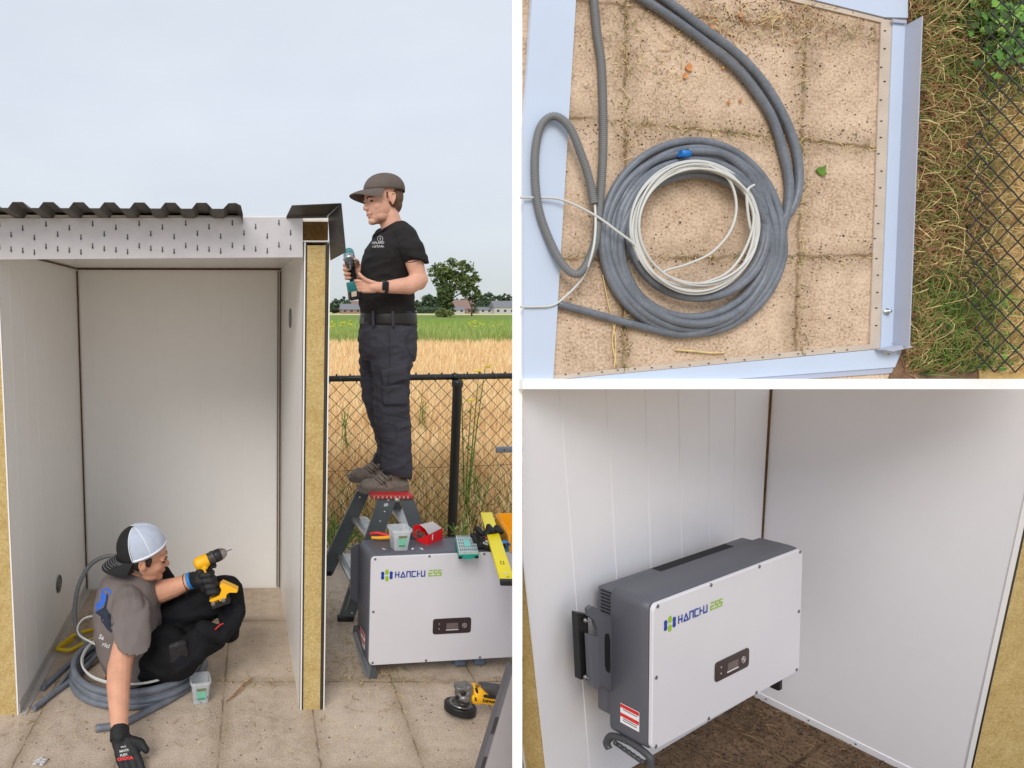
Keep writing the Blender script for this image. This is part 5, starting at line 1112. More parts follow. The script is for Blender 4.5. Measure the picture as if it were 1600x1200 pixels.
o = m.build('plastic_scrap', mat('scrap_clear', (222, 222, 222), .2, alpha=.5), base=tuple(c)); tag(o, 'crumpled clear plastic scrap on the sand at the lower left', 'scrap')

from mathutils.bvhtree import BVHTree
M_skin = mat('skin_light', (222, 170, 146), .5, var=.10, vs=22, bump=.2, bs=420, spec=.35); M_skin2 = mat('skin_tanned', (214, 158, 130), .5, var=.10, vs=22, bump=.2, bs=420, spec=.35)
M_lip = mat('lip', (186, 112, 98), .5); M_brow = mat('brow_hair', (88, 62, 46), .8); M_hair = mat('hair_brown', (104, 80, 60), .85, var=.2, vs=90, bump=.4, bs=500)
M_tee = mat('shirt_black', (40, 38, 38), .85, var=.10, vs=8, bump=.25, bs=700, spec=.2); M_teeg = mat('shirt_grey', (122, 113, 110), .9, var=.04, vs=8, bump=.2, bs=700, spec=.15)
M_trs = mat('trousers_slate', (66, 66, 74), .85, var=.10, vs=12, bump=.25, bs=500, spec=.2); M_trb = mat('trousers_black', (26, 26, 29), .85, var=.15, vs=12, bump=.3, bs=400, spec=.2)
M_glove = mat('glove_black', (30, 30, 32), .6, var=.15, vs=40, bump=.3, bs=400, spec=.4); M_boot = mat('boot_suede', (128, 118, 108), .9, var=.15, vs=30, bump=.5, bs=250); M_sole = mat('boot_sole', (104, 98, 92), .8, var=.1, vs=30)
M_print = mat('print_silver', (190, 190, 188), .5)
def loft(mb, rows, seg=22, pw=1.0):
    """closed skin through ellipses: rows of (centre, half-axis a, half-axis b)"""
    vs = []; n = len(rows)
    for c, a, b in rows:
        for k in range(seg):
            t = 2 * math.pi * k / seg; ct, st = math.cos(t), math.sin(t); vs.append(Vector(c) + Vector(a) * (abs(ct) ** pw * math.copysign(1, ct)) + Vector(b) * (abs(st) ** pw * math.copysign(1, st)))
    fs = [(i * seg + k, i * seg + (k + 1) % seg, (i + 1) * seg + (k + 1) % seg, (i + 1) * seg + k) for i in range(n - 1) for k in range(seg)]
    c0, a0, b0 = [Vector(x) for x in rows[0]]; c1 = Vector(rows[1][0])
    if a0.cross(b0).dot(c1 - c0) < 0: fs = [f[::-1] for f in fs]; caps = [tuple(range(seg)), tuple(range(n * seg - 1, (n - 1) * seg - 1, -1))]
    else: caps = [tuple(range(seg - 1, -1, -1)), tuple(range((n - 1) * seg, n * seg))]
    mb.add(vs, fs + caps, True)
def fing(mb, p, d, ax, lens, angs, r):
    p = Vector(p); d = Vector(d).normalized(); ax = Vector(ax).normalized(); rr = r
    for l, a in zip(lens, angs):
        d = (Matrix.Rotation(R_(a), 3, ax) @ d).normalized(); q = p + d * l; mb.cap_(p, rr, q, rr * .92, 10); p = q; rr *= .92
    return p
def head_(mb, C, F, U, k=1., low=1., S=None):
    F = Vector(F).normalized(); U = Vector(U); U = (U - F * U.dot(F)).normalized(); S = F.cross(U)
    P = lambda f, u, s=0.: C + (F * f + U * (u if u > 0 else u * low) + S * s) * k
    E = lambda f, u, s, rf, ru, rs, su=18, sv=12: mb.ell(P(f, u, s), rf * k, ru * k * (low if u < 0 else 1), rs * k, F, U, S, su, sv)
    E(-.010, .036, 0, .096, .084, .076); E(.022, -.022, 0, .072, .080, .064); E(.032, -.070, 0, .052, .038, .048); E(.064, -.092, 0, .024, .019, .026)
    E(.070, .026, 0, .026, .018, .050); E(.062, .055, 0, .030, .035, .055)
    mb.cap_(P(.086, .010), .008 * k, P(.104, -.024), .0105 * k, 12); E(.098, -.028, .010, .010, .008, .009, 10, 8); E(.098, -.028, -.010, .010, .008, .009, 10, 8)
    for s in (-1, 1):
        E(.050, -.022, s * .034, .030, .030, .026); E(.075, .018, s * .034, .014, .008, .020, 10, 8); E(-.012, .002, s * .076, .012, .026, .008); mb.tube(catmull([P(.002, -.012, s * .078), P(.001, .012, s * .082), P(-.008, .030, s * .085), P(-.022, .026, s * .087), P(-.025, .006, s * .085), P(-.016, -.016, s * .080), P(-.008, -.026, s * .077)], 3), .0042 * k, 6); E(.028, -.07, s * .035, .035, .028, .02)
    E(.082, -.052, 0, .013, .0065, .024, 12, 8); E(.080, -.065, 0, .013, .0075, .020, 12, 8)
    return P, F, U, S
def face_bits(par, P, F, U, S, k, brow=M_brow):
    for s in (-1, 1):
        m = MB(); m.ell(P(.081, .004, s * .031), .009 * k, .0048 * k, .012 * k, F, U, S, 10, 8); o = m.build('eye', mat('eye_dark', (70, 54, 46), .3), par)
        m = MB(); m.tube(catmull([P(.097, .018, s * .012), P(.095, .025, s * .030), P(.083, .020, s * .048)], 3), .0032 * k, 6); m.build('eyebrow', brow, par)
    m = MB(); m.tube(catmull([P(.080, -.060, -.024), P(.0945, -.0575, 0), P(.080, -.060, .024)], 4), .0032 * k, 6); m.build('mouth', M_lip, par)
def decal(name, polys, target, m_, par, off=.0018, cuts=2):
    """flat print shapes given by outline, wrapped onto a garment's surface"""
    dg = bpy.context.evaluated_depsgraph_get(); o = Vector(target['_b']); vs = [v.co + o for v in target.data.vertices]; bv = BVHTree.FromPolygons(vs, [tuple(p.vertices) for p in target.data.polygons])
    bm = bmesh.new()
    for pl_ in polys:
        q = [bm.verts.new((x, y, 0)) for x, y in pl_]
        try: bm.faces.new(q)
        except Exception: pass
    bmesh.ops.triangulate(bm, faces=bm.faces[:]); 
    if cuts: bmesh.ops.subdivide_edges(bm, edges=[e for e in bm.edges if e.calc_length() > 3], cuts=cuts, use_grid_fill=True)
    bad = []
    for v in bm.verts:
        d = ray(v.co.x, v.co.y).normalized(); h = bv.ray_cast(CAMP, d)
        if h[0] is None: bad.append(v)
        else: v.co = h[0] - d * off - Vector(par['_b'])
    bmesh.ops.delete(bm, geom=bad, context='VERTS'); me = bpy.data.meshes.new(name); bm.to_mesh(me); bm.free(); me.materials.append(m_); ob = bpy.data.objects.new(name, me); col.objects.link(ob); ob.parent = par; ob['_b'] = tuple(par['_b']); return ob
def txt_polys(txt, x, y, h, ang=0., sx=1., bold=.0):
    """letter outlines of a text in picture pixels"""
    cu = bpy.data.curves.new('t', 'FONT'); cu.body = txt; cu.size = h / .7; cu.resolution_u = 2; cu.offset = bold; ob = bpy.data.objects.new('t', cu); col.objects.link(ob); me = bpy.data.meshes.new_from_object(ob.evaluated_get(bpy.context.evaluated_depsgraph_get())); bpy.data.objects.remove(ob); bpy.data.curves.remove(cu)
    ca, sa = math.cos(R_(ang)), math.sin(R_(ang)); out_ = []
    for p in me.polygons: out_.append([(x + (me.vertices[i].co.x * sx * ca - me.vertices[i].co.y * sa), y - (me.vertices[i].co.x * sx * sa + me.vertices[i].co.y * ca)) for i in p.vertices])
    bpy.data.meshes.remove(me); return out_
def cap_hat(par, C, F, U, k, mats, ru=.09, brim=.075, droop=.03, split=None, name='cap', tilt=0., bw=.075, btilt=0.):
    F = Vector(F).normalized(); U = Vector(U); U = (U - F * U.dot(F)).normalized(); S = F.cross(U); F = (Matrix.Rotation(R_(tilt), 3, S) @ F); U = (Matrix.Rotation(R_(tilt), 3, S) @ U)
    rf, rs = .106 * k, .090 * k; ru *= k; m = MB(); nu, nv = 32, 12; vs = []
    for i in range(nv + 1):
        th = R_(97) * i / nv
        for j in range(nu):
            ph = 2 * math.pi * j / nu; vs.append(C + F * rf * math.sin(th) ** .85 * math.cos(ph) + S * rs * math.sin(th) ** .85 * math.sin(ph) + U * ru * math.cos(th))
    for i in range(nv):
        for j in range(nu):
            l = (j + 1) % nu; ph = 2 * math.pi * (j + .5) / nu; m.cur = 0 if (split is None or math.cos(ph) > split) else 1; m.add([], [])
            m.f.append((i * nu + j, (i + 1) * nu + j, (i + 1) * nu + l, i * nu + l)); m.m.append(m.cur); m.sm.append(True)
    m.v = [tuple(v) for v in vs]; crown = m.build('crown', mats, par)
    sol = crown.modifiers.new('s', 'SOLIDIFY'); sol.thickness = .003
    FB = Matrix.Rotation(R_(btilt), 3, S) @ F; UB = Matrix.Rotation(R_(btilt), 3, S) @ U
    m = MB(); n1, n2 = 14, 6; vs = []
    for a in (0, 1):
        for i in range(n1 + 1):
            u = -1 + 2 * i / n1; ph = u * R_(66)
            for j in range(n2 + 1):
                v = j / n2; base = C + F * rf * math.cos(ph) + S * rs * math.sin(ph) - U * .008 * k; ext = brim * k * (1 - abs(u) ** 3 * .75)
                vs.append(base + FB * ext * v + S * (math.sin(ph) * .006 * k * v) - UB * (droop * k * v * v + .022 * k * u * u * v ** .5 + .004 * k * v) - U * (.003 * a))
    q = (n1 + 1) * (n2 + 1)
    for i in range(n1):
        for j in range(n2):
            b_ = i * (n2 + 1) + j; m.f.append((b_, b_ + n2 + 1, b_ + n2 + 2, b_ + 1)); m.f.append((q + b_, q + b_ + 1, q + b_ + n2 + 2, q + b_ + n2 + 1)); m.m += [0, 0]; m.sm += [True, True]
    for i in range(n1): b_ = i * (n2 + 1) + n2; m.f.append((b_, b_ + n2 + 1, q + b_ + n2 + 1, q + b_)); m.m.append(0); m.sm.append(False)
    m.v = [tuple(v) for v in vs]; br = m.build('brim', mats[0], crown)
    return crown, br, (rf, rs, ru, F, U, S)

# ------------------------------------------------------------ standing man, on the ladder
YM = 3.56
def B(px, py, dy=0.): return PY(px, py, YM + dy)
man = thing('person', 'man in dark cap and black t-shirt standing on the step ladder holding a drill', 'person', tuple(B(600, 770)))
def rowsP(rows, dy0=0.):
    out_ = []
    for r in rows:
        py, xl, xr, hy = r[:4]; dy = dy0 + (r[4] if len(r) > 4 else 0); a = B(xl, py, dy); b = B(xr, py, dy); out_.append(((a + b) / 2, (b - a) / 2, Vector((0, hy, 0))))
    return out_
hc = B(598, 316); hF = Vector((-.93, -.30, -.10)); hU = Vector((-.12, 0, 1)); hk = 1.06
m = MB(); Pm, F_, U_, S_ = head_(m, hc, hF, hU, hk)
m.cap_(B(606, 334), .055, B(616, 366), .062, 16); m.cap_(B(616, 362), .07, B(612, 380), .09, 14)
loft(m, rowsP([(370, 592, 640, .12), (388, 582, 642, .17), (420, 573, 635, .16), (460, 572, 634, .15), (500, 574, 638, .15), (535, 572, 640, .155)]), 16)
m.cap_(B(618, 540, -.09), .065, B(612, 640, -.09), .042); m.cap_(B(612, 640, -.09), .042, B(622, 735, -.09), .030); m.cap_(B(590, 540, .09), .055, B(588, 640, .09), .034); m.cap_(B(588, 640, .09), .034, B(600, 700, .09), .024); m.cap_(B(600, 700, .09), .024, B(600, 730, .09), .024)
m.cap_(B(622, 735, -.09), .035, B(590, 762, -.09), .028); m.cap_(B(600, 730, .09), .024, B(570, 747, .09), .022)
# near arm
sh, el, wr = B(641, 382, -.20), B(655, 437, -.23), B(597, 449, -.26)
m.cap_(sh, .042, B(646, 405, -.215), .047); m.cap_(B(646, 405, -.215), .047, el, .040); m.cap_(el, .045, B(640, 446, -.245), .046); m.cap_(B(640, 446, -.245), .046, wr, .029); m.ell(B(655, 443, -.23), .036, .036, .034)
def hand_pinch(mb, w_, dirx, k=1.):
    """near hand seen from its back: palm, curled fingers, thumb against the index finger"""
    d = Vector(dirx).normalized(); up = Vector((0, 0, 1)); ax = d.cross(up).normalized()   # towards the far side
    mb.cap_(w_, .027, w_ + d * .035, .026); 
    for t, h in ((-.024, 0), (-.008, .004), (.008, .004), (.023, 0)):
        mb.cap_(w_ + d * .03 + up * t * .7, .016, w_ + d * .080 + up * t, .0125, 10)
    tips = []
    for i, (t, l, a1) in enumerate(((.024, .036, 20), (.008, .038, 35), (-.008, .036, 42), (-.023, .030, 48))):
        p = w_ + d * .082 + up * t; rot_ax = up
        tips.append(fing(mb, p, d, rot_ax, (l, l * .62, l * .5), (-a1, -55, -35), .0095))
    fing(mb, w_ + d * .038 + up * .020 - ax * .014, (d + up * .30).normalized(), ax, (.034, .028, .022), (0, 14, 14), .0112)
hand_pinch(m, wr + Vector((-.012, 0, .001)), (-1, .03, .07))
# far arm and the hand that holds the drill
m.cap_(B(592, 384, .18), .055, B(592, 440, .22), .043); m.cap_(B(592, 440, .22), .043, B(563, 430, .03), .03)
dh0, dh1 = B(549, 402, -.01), B(553, 447, .0)       # drill handle axis
hx_ = (dh1 - dh0).normalized(); gp = dh0.lerp(dh1, .42)
m.cap_(B(566, 430, .03), .03, B(560, 424, .02), .028); m.cap_(B(560, 418, .03), .024, B(561, 430, .03), .022)
for i, (f, l) in enumerate(((.26, .034), (.42, .036), (.58, .034), (.72, .030))):
    p = dh0.lerp(dh1, f) + Vector((-.006, .026, 0)); m.cap_(p + Vector((.03, .0, 0)), .013, p, .012); fing(m, p, (-1, -.15, 0), (0, 0, 1), (l, l * .95, l * .75), (4, 72, 62), .0112)
fing(m, dh0.lerp(dh1, .18) + Vector((.034, .012, 0)), (-.3, -1, .25), (0, 0, 1), (.034, .026), (0, -30), .0115)
body = m.build('body', M_skin, man); remesh(body, .004, 2)
face_bits(body, Pm, F_, U_, S_, hk)
random.seed(77)
dgv = body.data; ob_ = Vector(body['_b']); bv = BVHTree.FromPolygons([v.co + ob_ for v in dgv.vertices], [tuple(p.vertices) for p in dgv.polygons])
m = MB(); cJ = Pm(.015, -.045, 0)
for i in range(900):
    a = random.uniform(-1.9, 1.9); e = random.uniform(-1.1, -.02); d = (F_ * math.cos(a) + S_ * math.sin(a)) * math.cos(e) + U_ * math.sin(e); h = bv.ray_cast(cJ, d)
    if h[0] is None: continue
    r_ = (h[0] - Pm(0, 0, 0)) / hk; f, u = r_.dot(F_), r_.dot(U_)
    if u > -.034 - (f * .12) or u < -.108 or f < -.02 or (abs(u + .058) < .010 and f > .072): continue
    m.tube([h[0] - d * .0005, h[0] + (d * .6 - U_).normalized() * .0022], .00042, 3, cap=False)
o = m.build('stubble', mat('stubble_brown', (150, 112, 90), .8), body); o['kind'] = 'stuff'
m = MB(); m.ell(Pm(-.032, .022), .079 * hk, .078 * hk, .0775 * hk, F_, U_, S_, 20, 14); m.ell(Pm(-.055, -.018), .044 * hk, .052 * hk, .062 * hk, F_, U_, S_)
for s in (-1, 1): m.cap_(Pm(.012, .035, s * .070), .008, Pm(.012, .010, s * .070), .005)
h_ = m.build('hair', M_hair, man); remesh(h_, .005, 2, .0012, 120)
M_cap1 = mat('cap_brown_grey', (104, 94, 88), .85, var=.08, vs=20, bump=.25, bs=500, spec=.15)
cw, br_, inf = cap_hat(man, Pm(-.014, .060), F_, U_, hk, [M_cap1], ru=.080, brim=.082, droop=.022, tilt=7)
m = MB(); m.ell(Pm(-.020, .140), .007, .004, .007); m.build('top_button', M_cap1, cw)
m = MB(); rf, rs, ru, cF, cU, cS = inf; cC = Pm(-.014, .060)
for ph in (0, 60, 120, 180, 240, 300):
    m.tube([cC + cF * rf * 1.014 * math.sin(R_(t)) ** .85 * math.cos(R_(ph)) + cS * rs * 1.014 * math.sin(R_(t)) ** .85 * math.sin(R_(ph)) + cU * ru * 1.014 * math.cos(R_(t)) for t in range(4, 96, 8)], .0012, 4)
o = m.build('seam', M_cap1, cw)
# clothes
m = MB(); loft(m, rowsP([(348, 612, 631, .06), (354, 603, 638, .105), (362, 594, 646, .155), (372, 585, 651, .19), (388, 573, 653, .212), (405, 567, 650, .214), (425, 563.5, 646, .20), (448, 563, 644, .19), (468, 562, 645, .182), (484, 562.5, 646, .182), (497, 566, 647, .182)]), 26, .92)
m.cap_(B(630, 372, -.15), .066, B(643, 392, -.205), .070); loft(m, [(B(642, 386, -.20), Vector((.071, 0, -.02)), Vector((0, .066, 0))), (B(647, 399, -.215), Vector((.068, 0, -.018)), Vector((0, .066, 0))), (B(649.5, 406, -.222), Vector((.066, 0, -.020)), Vector((0, .066, 0)))])
m.cap_(B(600, 374, .14), .066, B(596, 398, .19), .068); m.cap_(B(596, 398, .19), .068, B(594, 412, .2), .064)
shirt = m.build('t_shirt', M_tee, man); remesh(shirt, .0055, 3, .0058, 10, (1, .6, 1.8))
def crop(o, co, no): return clip(o, co, Vector(no))
m = MB(); m.tube(catmull([B(628, 346, -.02), B(612, 352, -.082), B(594, 362, -.078), B(584, 368, -.01), B(592, 362, .07), B(612, 352, .082)], 5, True), .0065, 6, closed=True); m.build('collar', M_tee, shirt)
m = MB(); m.tube(catmull([B(630, 410, -.288), B(646, 409, -.297), B(667, 401, -.24)], 4), .0022, 5); m.build('hem_seam', M_tee, shirt)
pol = txt_polys('OPLAAD', 581, 381.4, 3.5, 3, 1.0, .12) + txt_polys('TOTAAL', 581, 387.2, 3.5, 3, 1.0, .12)
decal('lettering', pol, shirt, M_print, shirt, .002, 0)
rg = []
for i in range(20):
    a0, a1 = i * math.pi / 10, (i + 1) * math.pi / 10; rg.append([(594 + 4.6 * math.cos(a0), 373 + 4.6 * math.sin(a0)), (594 + 4.6 * math.cos(a1), 373 + 4.6 * math.sin(a1)), (594 + 3.9 * math.cos(a1), 373 + 3.9 * math.sin(a1)), (594 + 3.9 * math.cos(a0), 373 + 3.9 * math.sin(a0))])
decal('emblem', rg + [[(594.6, 369.6), (592.6, 373.6), (594.3, 373.3), (593.4, 376.6), (595.8, 372.6), (594.2, 372.9)]], shirt, M_print, shirt, .002, 0)
m = MB(); loft(m, rowsP([(486, 567, 646, .170), (495, 566, 647, .176), (508, 563, 648, .182), (528, 561, 649, .190), (548, 562, 648, .190), (562, 566, 646, .17)]), 24, .92)
loft(m, rowsP([(540, 574, 648, .095), (570, 580, 643, .098), (600, 584, 638.5, .094), (622, 584, 637.5, .090), (642, 584.5, 638.5, .090), (662, 587.5, 640, .086), (690, 598, 641.5, .082), (712, 600, 642, .080), (722, 598, 643, .082)], -.095) + [((B(597, 729, -.095) + B(643, 737, -.095)) / 2, (B(643, 737, -.095) - B(597, 729, -.095)) / 2, Vector((0, .080, 0))), ((B(599, 733, -.095) + B(642, 747, -.095)) / 2, (B(642, 747, -.095) - B(599, 733, -.095)) / 2, Vector((0, .074, 0)))], 20, .9)
loft(m, rowsP([(540, 561, 622, .095), (570, 562.5, 606, .098), (600, 565, 600, .092), (625, 567, 598, .088), (650, 576, 602, .082), (680, 587, 606, .078), (700, 591, 608, .074), (716, 591, 608, .072), (731, 592, 608, .066)], .095), 20, .9)
q = B(597, 604, -.205); m.bbox(q, B(634, 601, -.205) - q, B(601, 634, -.200) - q, Vector((0, .05, 0)), .010); q = B(595, 580, -.212); m.bbox(q, B(635, 570, -.212) - q, B(599, 604, -.212) - q, Vector((0, .05, 0)), .008)
trs = m.build('trousers', M_trs, man); remesh(trs, .0055, 2, .0085, 9, (1, .7, 1.9))
m = MB()
o_b = Vector(trs['_b']); bvt = BVHTree.FromPolygons([v.co + o_b for v in trs.data.vertices], [tuple(p.vertices) for p in trs.data.polygons])
for pts in ([(608, 512), (609, 560), (607, 598)], [(641, 516), (634, 538), (646, 560)], [(597, 606), (604, 614), (618, 607), (634, 603)], [(588, 641), (604, 648), (622, 650), (637, 654)], [(600, 660), (618, 668), (618, 688), (604, 684)]):
    P = []
    for v in catmull([Vector((a, b, 0)) for a, b in pts], 6):
        h = bvt.ray_cast(CAMP, ray(v.x, v.y).normalized())
        if h[0] is not None: P.append(h[0] - ray(v.x, v.y).normalized() * .0006)
    if len(P) > 2: m.tube(P, .0016, 5)
m.build('seam', mat('thread_dark', (40, 40, 46), .8), trs)
m = MB(); loft(m, rowsP([(489, 564.5, 648.5, .186), (492, 564, 649, .189), (503, 563, 650, .191), (506, 563, 650, .189)]), 28, .92); blt = m.build('belt', mat('belt_black', (30, 28, 28), .5, var=.1), man)
m = MB(); m.bbox(B(562.5, 497, -.05), Vector((.0, .04, 0)), Vector((.02, -.02, 0)), Vector((0, 0, .032)) * -1, .003); m.build('buckle', M_scr, blt)
m = MB()
for x, dy in ((581, -.158), (612, -.196), (638, -.150)): q = B(x, 486, dy); m.bbox(q, B(x + 4, 486, dy) - q, B(x + .5, 510, dy - .004) - q, Vector((0, .012, 0)), .002)
m.build('belt_loop', M_trs, trs)
# boots
def boot(pts, dy, hw):
    t = man; m = MB(); q = lambda x, y, d=0: B(x, y, dy + d); x0, y0 = pts
    m.ell(q(x0 + 17, y0 - 12), .056, hw, .041); m.cap_(q(x0 + 28, y0 - 15), .040, q(x0 + 52, y0 - 31), .043); m.cap_(q(x0 + 20, y0 - 11), .036, q(x0 + 44, y0 - 16), .042); m.cap_(q(x0 + 44, y0 - 16), .042, q(x0 + 66, y0 - 15), .040); m.cap_(q(x0 + 48, y0 - 20), .036, q(x0 + 60, y0 - 38), .044); m.ell(q(x0 + 40, y0 - 12), .10, hw, .030)
    b = m.build('boot', M_boot, man); remesh(b, .0045, 2, .0016, 30)
    m = MB(); m.cap_(q(x0 + 45, y0 - 28), .040, q(x0 + 49, y0 - 40), .038, 16); m.build('ankle_collar', MATS['black_plastic'], b)
    m = MB(); pr = [(x0 - 1, y0 - 7), (x0 + 1, y0 - 2), (x0 + 8, y0 + 1), (x0 + 40, y0 + .5), (x0 + 50, y0 - 2), (x0 + 78, y0 - 4), (x0 + 79, y0 - 12), (x0 + 60, y0 - 9), (x0 + 30, y0 - 7)]; m.prism([q(x, y, -hw * .96) for x, y in pr], Vector((0, hw * 1.9, 0))); m.build('sole', M_sole, b)
    bb = Vector(b['_b']); bv_ = BVHTree.FromPolygons([v.co + bb for v in b.data.vertices], [tuple(p.vertices) for p in b.data.polygons]); m = MB()
    for i in range(6):
        u_ = x0 + 30 + i * 4.6; v_ = y0 - 19 - i * 3.4
        P = []
        for k in range(7):
            x = u_ + (k - 3) * 2.2; y = v_ + (k - 3) * 1.9 + (i % 2) * 2; h = bv_.ray_cast(CAMP, ray(x, y).normalized())
            if h[0] is not None and (h[0] - q(x, y)).length < .3: P.append(h[0] - ray(x, y).normalized() * .002)
        if len(P) > 2: m.tube(P, .0022, 5)
    a = q(x0 + 44, y0 - 26, -hw * .7); m.tube(catmull([a, a + Vector((-.02, -.012, -.012)), a + Vector((-.012, -.016, -.04)), a + Vector((.006, -.012, -.06))], 4), .0016, 5); m.tube(catmull([a, a + Vector((.02, -.012, .002)), a + Vector((.016, -.012, -.018)), a], 4), .0018, 5)
    m.build('laces', M_black, b); return b
boot((561, 771), -.095, .047); boot((545, 754), .095, .047)
# watch
m = MB(); wd_ = (el - wr).normalized(); wc = wr.lerp(el, .06) + Vector((.0, 0, 0)); m.lathe(wc - wd_ * .010, wd_, [(0, .0325), (0, .0345), (.020, .0355), (.020, .0330)], 20); wt = m.build('watch', mat('strap_dark', (48, 48, 52), .5), man)
m = MB(); m.bbox(wc - wd_ * .019 + Vector((0, -.040, -.016)), wd_ * .036, Vector((0, 0, .040)), Vector((0, .012, 0)), .006, 3); m.build('watch_face', mat('glass_black', (16, 16, 18), .12), wt)
# drill in the man's hand
dr = thing('cordless_drill', 'teal and black cordless drill with chuck pointing down, held by the man on the ladder', 'drill', tuple(dh0)); M_teal = mat('tool_teal', (20, 122, 126), .4, var=.05); M_chuck = mat('chuck_grey', (70, 68, 68), .45, .3); M_silver = mat('tool_silver', (158, 168, 168), .35, .5)
da = (B(548, 424, -.17) - B(545, 398, .02)).normalized(); d0 = B(545, 397, .05)
m = MB(); m.lathe(d0, da, [(-.045, 0), (-.04, .018), (-.02, .029), (.035, .031), (.05, .030), (.05, 0)], 22); m.build('motor_housing', M_teal, dr)
m = MB(); m.lathe(d0, da, [(.050, .0), (.050, .031), (.062, .032), (.092, .029), (.095, .0)], 22); gr = m.build('gear_housing', M_silver, dr)
m = MB()
for k in range(8):
    a = k * math.pi / 4; o_ = da.orthogonal().normalized(); o2 = da.cross(o_); c_ = d0 + da * .072 + (o_ * math.cos(a) + o2 * math.sin(a)) * .0305; m.ell(c_, .004, .004, .004, su=6, sv=5)
m.build('ring_mark', M_black, gr)
m = MB(); m.lathe(d0, da, [(.095, .0), (.095, .026), (.105, .0275), (.125, .0265), (.150, .018), (.158, .013), (.160, 0)], 22); m.build('chuck', M_chuck, dr)
m = MB(); m.lathe(d0, da, [(.158, 0), (.158, .009), (.168, .008), (.172, .0035), (.20, .003), (.202, 0)], 10); m.build('bit', M_scr, dr)
m = MB(); m.cap_(dh0 + Vector((0, .03, 0)), .019, dh1, .0195); m.build('handle', mat('grip_black', (34, 34, 36), .6), dr)
q = B(543, 441, -.035); m = MB(); m.bbox(q, B(560, 437.5, -.035) - q, B(546.5, 460, -.035) - q, Vector((0, .07, 0)), .007, 3); m.build('battery_top', M_teal, dr)
q = B(546, 456, -.04); m = MB(); m.bbox(q, B(564, 453, -.04) - q, B(547.5, 470, -.04) - q, Vector((0, .08, 0)), .006, 3); bt = m.build('battery', mat('battery_black', (26, 28, 30), .5), dr)
m = MB(); q = B(549, 456, -.0425); m.box(q, (B(557, 454.5, -.0425) - q), (B(549.5, 464, -.0425) - q), (0, .001, 0)); m.build('label', mat('label_cream', (222, 206, 186), .5), bt)
# ------------------------------------------------------------ seated worker in the shed
def H(px, py, D): return W(px, py, D)
sit = thing('person', 'seated worker in white mesh cap and grey t-shirt leaning on one gloved hand', 'person', tuple(G(225, 1060)))
sC = H(224, 873, 3.02); sF = Vector((.96, .20, -.10)); sU = Vector((.06, -.10, 1)); sk = 1.08
DX = CM @ Vector((0, 0, 1))     # lens forward
m = MB(); Ps, F2, U2, S2 = head_(m, sC + sF * .004, sF, sU, sk, low=.86)
m.cap_(H(218, 892, 3.05), .055, H(200, 910, 3.08), .062, 16)
def rowsD(rows):
    out_ = []
    for py, xl, xr, hd, D in rows: a, b = H(xl, py, D), H(xr, py, D); out_.append(((a + b) / 2, (b - a) / 2, Vector((DX.x, DX.y, 0)).normalized() * hd))
    return out_
loft(m, rowsD([(915, 170, 230, .12, 3.08), (960, 165, 238, .14, 3.08), (1010, 170, 240, .13, 3.07), (1050, 180, 240, .12, 3.06)]), 16)
m.cap_(H(235, 1035, 3.02), .085, H(282, 1028, 2.89), .048); m.cap_(H(282, 1028, 2.89), .046, H(305, 1010, 2.92), .040); m.cap_(H(305, 1010, 2.92), .040, H(334, 998, 2.97), .028); m.cap_(H(334, 998, 2.97), .028, H(350, 986, 2.96), .022)
m.cap_(H(240, 1000, 3.16), .08, H(300, 958, 3.15), .062); m.cap_(H(300, 958, 3.15), .062, H(350, 928, 3.12), .048); m.cap_(H(350, 928, 3.12), .046, H(361, 952, 3.08), .038); m.cap_(H(361, 952, 3.08), .038, H(358, 985, 3.06), .028)
s_sh, s_el, s_wr = H(206, 950, 2.88), H(187, 1042, 2.72), H(187, 1150, 2.50)
m.cap_(s_sh, .046, H(197, 1000, 2.79), .052); m.cap_(H(197, 1000, 2.79), .052, s_el, .051); m.cap_(s_el, .053, H(185, 1070, 2.66), .050); m.cap_(H(185, 1070, 2.66), .050, s_wr, .031)
f_sh, f_el, f_wr = H(228, 925, 3.16), H(252, 924, 3.08), H(304, 905, 3.04)
m.cap_(f_sh, .05, f_el, .052); m.cap_(f_el, .054, H(272, 918, 3.06), .046); m.cap_(H(272, 918, 3.06), .046, f_wr, .032)
# hands (inside the gloves)
def hand_floor(mb, w_, kk=1., r=1.):
    d = (H(204, 1192, 2.445) - w_); d.normalize(); lat = Vector((1, .1, 0)); lat = (lat - d * lat.dot(d)).normalized(); n = lat.cross(d)
    for t in (-.030, -.012, .010, .030): mb.cap_(w_ + d * .01 + lat * t * .5, .020 * r, w_ + d * .085 + lat * t, .015 * r, 10)
    dn = Vector((.10, -.55, -.45))
    for t, l in ((-.031, .030), (-.011, .034), (.011, .033), (.031, .028)):
        q = w_ + d * .092 + lat * t; mb.cap_(q, .0125 * r, q + (d + Vector((t * 3, 0, -.1))).normalized() * l, .012 * r, 10); q2 = q + (d + Vector((t * 3, 0, -.1))).normalized() * l; mb.cap_(q2, .012 * r, q2 + (d * .6 + dn * .6 + Vector((t * 4, 0, 0))).normalized() * l * .9, .0105 * r, 10)
    q = w_ + d * .035 + lat * .032; mb.cap_(q, .016 * r, q + (d * .7 + lat * .8).normalized() * .040, .014 * r, 10); q = q + (d * .7 + lat * .8).normalized() * .040; mb.cap_(q, .014 * r, q + (d + lat * .2).normalized() * .034, .012 * r, 10)
    return d, lat
hand_floor(m, s_wr, r=.82)
g0, g1 = H(319, 888, 3.0), H(334, 926, 2.985)     # handle axis of the held drill
